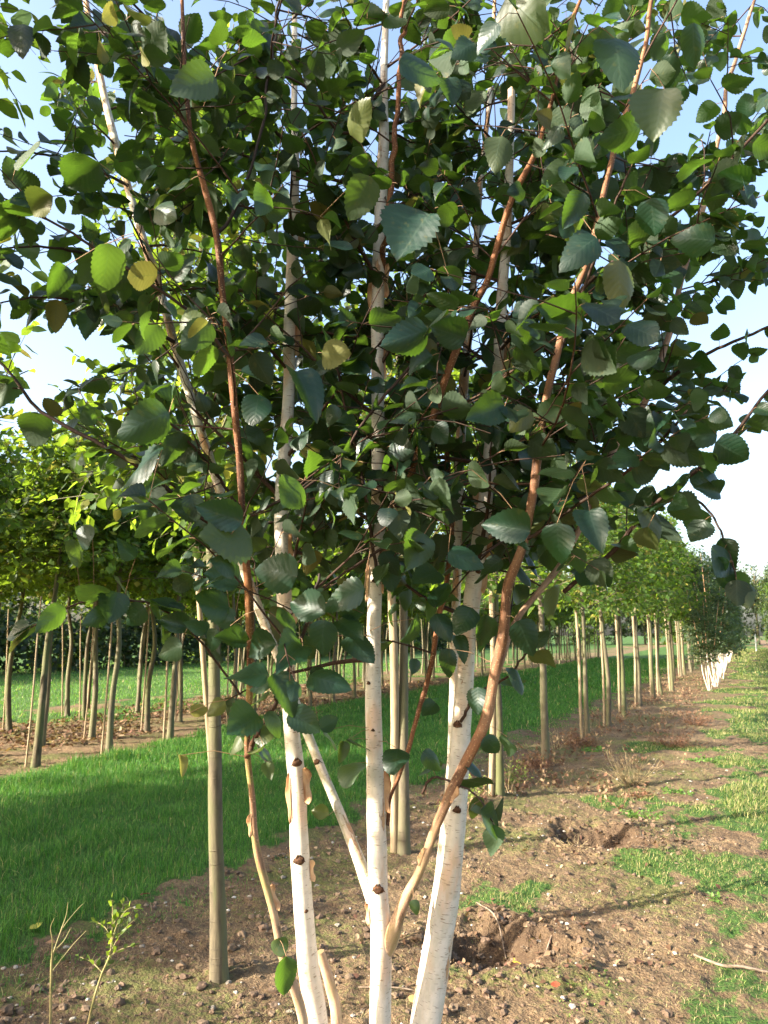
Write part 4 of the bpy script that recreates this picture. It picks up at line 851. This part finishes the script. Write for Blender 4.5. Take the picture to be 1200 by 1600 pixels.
c = rg.random((n, 3)); c[:, 0] = np.where(rg.random(n) < .045, rg.uniform(.2, 1, n), .07 * rg.random(n))
for k, l in enumerate(lf):
    if len(l) > 5: c[k, 0] = l[5]; c[k, 1] = l[6] if False else .4 + .5 * l[6]  # singly placed leaves: sun, shade and backlight painted into the leaf colour
put_leaves(cr, LV_B, base[keep], np.array([l[2] for l in lf])[keep], np.array([l[3] for l in lf])[keep], sz[keep], c[keep], rg)
cr.obj('crown', M_leaf, birch)
dd = np.linalg.norm(tp - base, axis=1); m = keep & (dd > .004)
put_petioles(tw, tp[m], base[m], .0009, (.35, .3, .3))
tw.obj('twigs', M_orange, birch)
print('birch leaves', int(keep.sum()))

# scars where side shoots were cut, and loose curls of bark
def stem_point(nm, y):
    o, P, R = stem_obj[nm]; px, py, d = proj(P); i = int(np.argmin(abs(py - y))); return o, P[i], R[i], nrm(P[min(i + 1, len(P) - 1)] - P[i - 1])
def knot(nm, y, ang, s):
    o, p, r, t = stem_point(nm, y); toc = nrm(np.array((0, 0, EYE)) - p); toc = nrm(toc - t * (toc @ t)); sd = np.cross(t, toc); out = toc * math.cos(ang) + sd * math.sin(ang); sd2 = np.cross(t, out)
    V = IV.copy() * (1 + rg.normal(0, .12, (len(IV), 1))); V = V / np.maximum(1, 1); q = p + out * r * .97
    V = q + s * (V[:, 0:1] * sd2 * 1.15 + V[:, 1:2] * t * .8 + V[:, 2:3] * out * .45)
    mb = MB(); mb.add(V, IF, None, V)
    for sg in (-1, 1):      # raised bark ridge sweeping down on both sides of the scar
        R_ = np.array([q + out * r * .02 + t * s * (1.0 - 2.2 * u) * 1.1 + sd2 * sg * s * (.15 + 1.5 * u) - out * (u * s * (.3 + .9 * u)) for u in np.linspace(0, 1, 7)])
        tube(mb, R_, s * np.array([.16, .22, .2, .17, .13, .09, .03]), 5, rough=.3)
    k = mb.obj('knot', M_knot, o); k.location = (0, 0, 0)
for a in (('S1', 1197, .2, .012), ('S1', 1332, -.1, .013), ('S1', 1425, .3, .005), ('S2', 1378, 0, .013), ('S2', 905, .1, .010), ('S2', 1068, -.6, .005), ('S2', 1138, -.1, .004), ('S3', 1128, -.4, .011), ('S3', 1258, .1, .010), ('S2', 630, -.5, .006), ('B5', 1188, -.3, .008), ('S1', 985, .3, .006), ('S3', 900, .3, .007), ('S2', 188, .1, .008)): knot(*a)
def flap(nm, y, ang, wid, hgt, open_, side=1):
    """a loose sheet of bark hinged on one edge and curling off the stem"""
    o, p, r, t = stem_point(nm, y); toc = nrm(np.array((0, 0, EYE)) - p); toc = nrm(toc - t * (toc @ t)); sd = np.cross(t, toc)
    a, b = 9, 26; V = []; B = []; wid *= .8
    for i in range(b):
        v = i / (b - 1) - .5; ww = wid * (1.02 - (abs(v) * 2) ** 2.2) * (1 + .14 * math.sin(i * .5 + y) + .05 * math.sin(i * 2.9 + y) + rg.normal(0, .07))
        for j in range(a):
            u = j / (a - 1); th = ang + side * u * ww / r * .9; lift = open_ * (u * u - .25 * u ** 5) * (1 + .35 * math.sin(i * .35 + y))
            out = toc * math.cos(th) + sd * math.sin(th); V.append(p + t * v * hgt * (1 + .1 * u) + out * (r * 1.05 + lift) ); B.append((u * wid, .2, v * hgt + y * .01))
    F = [[i * a + j, i * a + j + 1, (i + 1) * a + j + 1, (i + 1) * a + j] for i in range(b - 1) for j in range(a - 1)]
    mb = MB(); mb.add(V, F, None, B); k = mb.obj('bark_flap', M_flap, o); k.location = (0, 0, 0)
    m = k.modifiers.new('thick', 'SOLIDIFY'); m.thickness = .0008
for a in (('S1', 1220, .7, .030, .085, .016), ('S1', 1240, -.8, .014, .12, .008, -1), ('S1', 1358, 1.1, .016, .05, .012), ('S2', 440, 1.0, .016, .10, .012), ('S2', 450, -1.0, .016, .13, .010, -1), ('S2', 895, .9, .014, .12, .008), ('S2', 900, -.9, .012, .11, .007, -1),
          ('S2', 1240, 1.0, .012, .10, .016), ('S3', 880, 1.0, .016, .16, .012), ('S1', 860, .9, .012, .08, .012), ('S1', 960, 1.0, .010, .05, .010), ('S3', 760, -.9, .02, .12, .012, -1), ('S1', 530, .8, .02, .10, .014), ('S1', 380, .9, .02, .12, .016), ('S2', 560, 1.1, .008, .12, .006), ('S2', 1420, -1.2, .014, .05, .008, -1),
          ('S3', 560, .8, .018, .12, .014), ('S4', 800, -.6, .012, .12, .010, -1), ('B1', 1240, .5, .012, .04, .008), ('B1', 1330, -.6, .01, .05, .008, -1), ('B4', 1395, .8, .012, .06, .010), ('B4', 1290, -.7, .01, .05, .008, -1)): flap(*a)

# ------------------------------------------------------------------ small plants
def sapling(px, py, tops, lab, leafy):
    g = ground_at(px, py); f = g @ FW; e = empty('cut_sapling', g, lab, 'sapling'); mb = MB(); lfs = []
    for rows in tops:
        P, R = pxpath([(x, y, f + df, w) for x, y, df, w in rows], 18); R = R * .6; P[0, 2] = min(P[0, 2], g[2]) if rows[0][1] > 1590 else P[0, 2]
        P[0] = P[0] - (0, 0, .0); tube(mb, P, R, 7, rough=.12, seed=int(px))
        if leafy and rows[0][1] < 1560: leaf_sites(rg, P, .010, .012, lfs, .026)
    mb.obj('stem', M_sap, e)
    if lfs:
        cb = MB(); cc = rg.random((len(lfs), 3)); cc[:, 0] = .1; put_leaves(cb, LV_N, np.array([l[1] for l in lfs]), np.array([l[2] for l in lfs]) + UPV * .8, np.array([l[3] for l in lfs]), np.array([l[4] for l in lfs]), cc, rg); cb.obj('leaves', M_horn, e)
M_sap = plain('young_bark', (0.16, 0.15, 0.05), (0.34, 0.27, 0.12), (80, 80, 20), .6, .3, .3)
sapling(78, 1640, [[(78, 1640, 0, 6), (79, 1580, 0, 6), (80, 1520, 0, 6), (81, 1500, 0, 6)], [(81, 1500, 0, 5), (84, 1487, 0, 4), (95, 1455, .02, 3), (104, 1428, .03, 2), (106, 1410, .03, 1.2)], [(81, 1500, 0, 4), (82, 1470, -.02, 3), (79, 1450, -.03, 2), (85, 1434, -.04, 1.2)],
  [(84, 1487, 0, 4), (100, 1470, .03, 3), (108, 1455, .04, 2), (112, 1449, .04, 1.2)], [(80, 1520, 0, 3), (95, 1500, .05, 2.4), (115, 1475, .08, 2), (135, 1454, .1, 1.2)], [(95, 1455, .02, 3), (105, 1440, .04, 2), (122, 1420, .06, 1.6), (130, 1412, .07, 1)]],
  'bare pruned shoot with forked pale tips near the grass edge', False)
sapling(133, 1640, [[(130, 1645, 0, 8), (140, 1590, 0, 7), (150, 1550, 0, 6.5), (160, 1520, 0, 6)], [(160, 1520, 0, 5), (172, 1490, 0, 5), (175, 1460, 0, 3.6), (176, 1430, 0, 2.4), (175, 1406, 0, 1.4)], [(172, 1490, 0, 3), (182, 1470, .02, 2.4), (196, 1450, .05, 1.8), (210, 1437, .07, 1)],
  [(170, 1495, 0, 3), (185, 1485, -.02, 2.4), (207, 1477, -.03, 1.2)], [(175, 1470, 0, 3), (185, 1440, -.02, 2), (200, 1420, -.03, 1.4), (214, 1420, -.04, 1)], [(174, 1470, 0, 3), (165, 1450, .02, 2), (150, 1440, .04, 1.4)], [(160, 1520, 0, 3), (145, 1505, .03, 2), (125, 1495, .05, 1.2)], [(176, 1445, 0, 2), (190, 1425, 0, 1.6), (192, 1412, .02, 1)]],
  'small pruned shoot with fresh green leaf tufts, right of the bare shoot', True)

def weed(name, px, py, h, spread, stalks, lab, cat, col, leafcol=None, leafn=0, leafs=.02, droop=.1, xy=None):
    g = ground_at(px, py) if xy is None else np.array((xy[0], xy[1], 0.)); g[2] = gz(g[0], g[1]); e = empty(name, g, lab, cat, 'weeds on the soil strip'); mb = MB(); lfs = []
    for k in range(stalks):
        az = rg.uniform(0, 6.28); el = rg.uniform(.6, 1.45); s = g + np.array((math.cos(az), math.sin(az), 0)) * rg.uniform(0, spread * .35) - (0, 0, .01)
        P = sprout(rg, s, (math.cos(az) * math.cos(el) * spread / h * 1.5, math.sin(az) * math.cos(el) * spread / h * 1.5, math.sin(el)), h * rg.uniform(.45, 1.1), 6, -droop * rg.random(), .12)
        cc = np.array(col) * rg.uniform(.6, 1.35); tube(mb, P, np.linspace(.0018, .0007, 7) * (1 + h), 3, col=cc)
        for q in range(3):
            ii = rg.integers(2, 6); T = sprout(rg, P[ii], nrm(P[ii + 1 if ii < 6 else 6] - P[ii - 1]) + rg.normal(0, .5, 3), h * rg.uniform(.08, .25), 3, 0, .15); tube(mb, T, np.linspace(.0011, .0006, 4) * (1 + h), 3, col=cc * 1.1)
        if leafn: leaf_sites(rg, P, h / leafn, .01, lfs, leafs)
    mb.obj('stalks', M_dry, e)
    if lfs:
        cb = MB(); n = len(lfs); put_leaves(cb, LV_N, np.array([l[1] for l in lfs]), np.array([l[2] for l in lfs]) + UPV * .5, np.array([l[3] for l in lfs]), np.array([l[4] for l in lfs]), np.array(leafcol)[None] * rg.uniform(.6, 1.4, (n, 1)), rg); cb.obj('leaves', M_blade, e)
STRAW = (0.36, 0.27, 0.15); RUST = (0.20, 0.10, 0.06); GRN = (0.11, 0.20, 0.04)
weed('dry_weed', 985, 1225, .36, .28, 70, 'straw-coloured dead weed clump in the middle of the soil strip', 'weed', STRAW)
weed('dry_weed', 1000, 1243, .10, .32, 60, 'low rusty dead weeds at the foot of the straw-coloured clump', 'weed', RUST, RUST, 5, .03)
weed('dry_weed', 1050, 1165, .34, .40, 80, 'rust-brown dead weed clump behind the straw-coloured one', 'weed', (0.26, 0.14, 0.09), RUST, 6, .03)
weed('dry_weed', 1085, 1130, .30, .45, 70, 'reddish dead weeds farther down the soil strip, near the distant white birch', 'weed', (0.28, 0.16, 0.10), RUST, 6, .03)
weed('dry_weed', 835, 1195, .20, .35, 60, 'brown withered weeds around the foot of the thick grey-green trunk', 'weed', RUST, RUST, 7, .035)
weed('dry_weed', 905, 1165, .22, .40, 60, 'brown withered weeds between the fourth and fifth trunks of the near row', 'weed', RUST, RUST, 7, .035)
weed('green_weed', 800, 1225, .30, .20, 26, 'leafy yellow-green weed beside the third trunk of the near row', 'weed', (0.2, 0.22, 0.07), (0.19, 0.25, 0.05), 9, .028)
weed('green_weed', 730, 1260, .26, .18, 24, 'yellow-green weed behind the right birch stem', 'weed', (0.2, 0.22, 0.07), (0.22, 0.27, 0.06), 9, .03)
weed('dry_weed', 795, 1240, .34, .10, 8, 'thin upright dry stalks beside the leafy yellow-green weed', 'weed', STRAW)
weed('dry_weed', 870, 1172, .40, .16, 12, 'tall thin straw stalks right of the thick grey-green trunk', 'weed', STRAW)
weed('green_weed', 927, 1172, .10, .32, 50, 'low bright green weed patch among brown weeds by the fifth trunk', 'weed', GRN, GRN, 5, .035)
weed('green_weed', 1000, 1275, .08, .38, 70, 'low green weed patch in front of the straw-coloured clump', 'weed', GRN, GRN, 5, .03)
weed('green_weed', 1055, 1240, .08, .35, 60, 'low green weed patch on the right of the straw-coloured clump', 'weed', GRN, GRN, 5, .03)
weed('green_weed', 1100, 1190, .09, .50, 60, 'green weed patch right of the rust-brown clump', 'weed', GRN, GRN, 5, .04)
weed('green_weed', 930, 1545, .045, .28, 120, 'low mossy green cushion at the bottom of the photo right of the near hole', 'weed', (0.14, 0.20, 0.05), (0.15, 0.22, 0.05), 5, .012)
weed('green_weed', 900, 1590, .04, .24, 90, 'second mossy cushion, at the very bottom edge of the photo', 'weed', (0.14, 0.20, 0.05), (0.15, 0.22, 0.05), 5, .012)
weed('green_weed', 1125, 1415, .05, .08, 10, 'small green seedling beside the grass path', 'weed', GRN, GRN, 4, .03)
weed('dry_weed', 900, 1330, .10, .30, 40, 'loose dead stalks and roots in front of the far hole', 'weed', STRAW)
weed('dry_weed', 850, 1500, .07, .34, 50, 'loose dead stalks lying around the near hole', 'weed', (0.24, 0.15, 0.09))
mb = MB()
for q in range(1500):
    yy = 6.2 + 22 * rg.random() ** 1.3; xx = -2.05 + rg.normal(0, .28) if rg.random() < .65 else -1.25 + rg.normal(0, .2)
    if vnoise(np.array([xx * 1.2]), np.array([yy * 1.4]), 5)[0] < .42: continue
    P = sprout(rg, (xx, yy, gz(xx, yy) - .01), (rg.normal(0, .6), rg.normal(0, .6), 1), rg.uniform(.05, .26), 4, -.05, .2); cc = np.array([(0.20, .11, .07), (.30, .20, .12), (.14, .075, .05)][q % 3]) * rg.uniform(.7, 1.2)
    tube(mb, P, np.linspace(.0030, .0012, 5), 3, col=cc)
    m4 = 4; put_leaves(mb, SIMPLE, P[1:], rg.normal(0, 1, (m4, 3)) - UPV * .4, rg.normal(0, 1, (m4, 3)) + UPV, rg.uniform(.02, .05, m4), np.repeat(cc[None] * 1.1, m4, 0), rg)
tag(mb.obj('dry_undergrowth', M_dry), kind='stuff')

# single fallen leaves and twigs
def fallen(px, py, s, az, col, lab):
    g = ground_at(px, py); z = gz(g[0], g[1]); mb = MB(); V, F, UV = leaf_grid(12, 5, .78, .08, .25, .12, .05, int(px)); d = np.array((math.cos(az), math.sin(az), .12)); 
    put_leaves(mb, [(V, F, UV)], np.array([[0, 0, .012]]), d[None], np.array([[.1, -.25, 1.]]), np.array([s]), np.array([col]), rg); o = mb.obj('fallen_leaf', M_dry); o.location = (g[0], g[1], z + .01); tag(o, lab, 'leaf')
fallen(800, 1462, .075, .4, (0.62, 0.45, 0.06), 'yellow fallen leaf lying in the near hole')
fallen(55, 1470, .075, 2.5, (0.35, 0.33, 0.07), 'yellow fallen leaf lying on the grass at the left edge')
fallen(640, 1572, .06, 1.0, (0.5, 0.33, 0.13), 'tan fallen leaf on the soil between the central and right stems')
fallen(218, 1413, .06, .8, (0.17, 0.07, 0.05), 'dark brown fallen leaf at the edge of the grass')
fallen(72, 1488, .05, .1, (0.3, 0.17, 0.1), 'brown curled leaf beside the yellow leaf on the grass')
fallen(870, 1560, .05, 2.0, (0.35, 0.08, 0.04), 'reddish fallen leaf on the soil near the bottom edge')
def stick(rows, lab):
    P = []
    for x, y, w_ in rows:
        g = ground_at(x, y); g[2] = gz(g[0], g[1]) + .012; P.append(np.append(g, w_))
    Q = smooth_path(np.array(P), 16); mb = MB(); tube(mb, Q[:, :3], Q[:, 3], 6, rough=.2, seed=int(rows[0][0])); tag(mb.obj('fallen_twig', M_stick), lab, 'twig')
M_stick = plain('dead_wood', (0.13, 0.09, 0.06), (0.30, 0.23, 0.17), (60, 60, 20))
stick([(1085, 1505, .006), (1130, 1518, .007), (1160, 1522, .007), (1215, 1528, .006)], 'forked grey dead twig lying on the path at the right edge')
stick([(645, 1552, .003), (615, 1550, .003), (560, 1545, .002)], 'thin pale twig lying behind the central stem')
stick([(745, 1420, .004), (775, 1440, .004), (790, 1458, .003)], 'dark twig at the left rim of the near hole')
stick([(840, 1500, .004), (850, 1480, .005), (862, 1470, .003)], 'short pale twig at the right rim of the near hole')
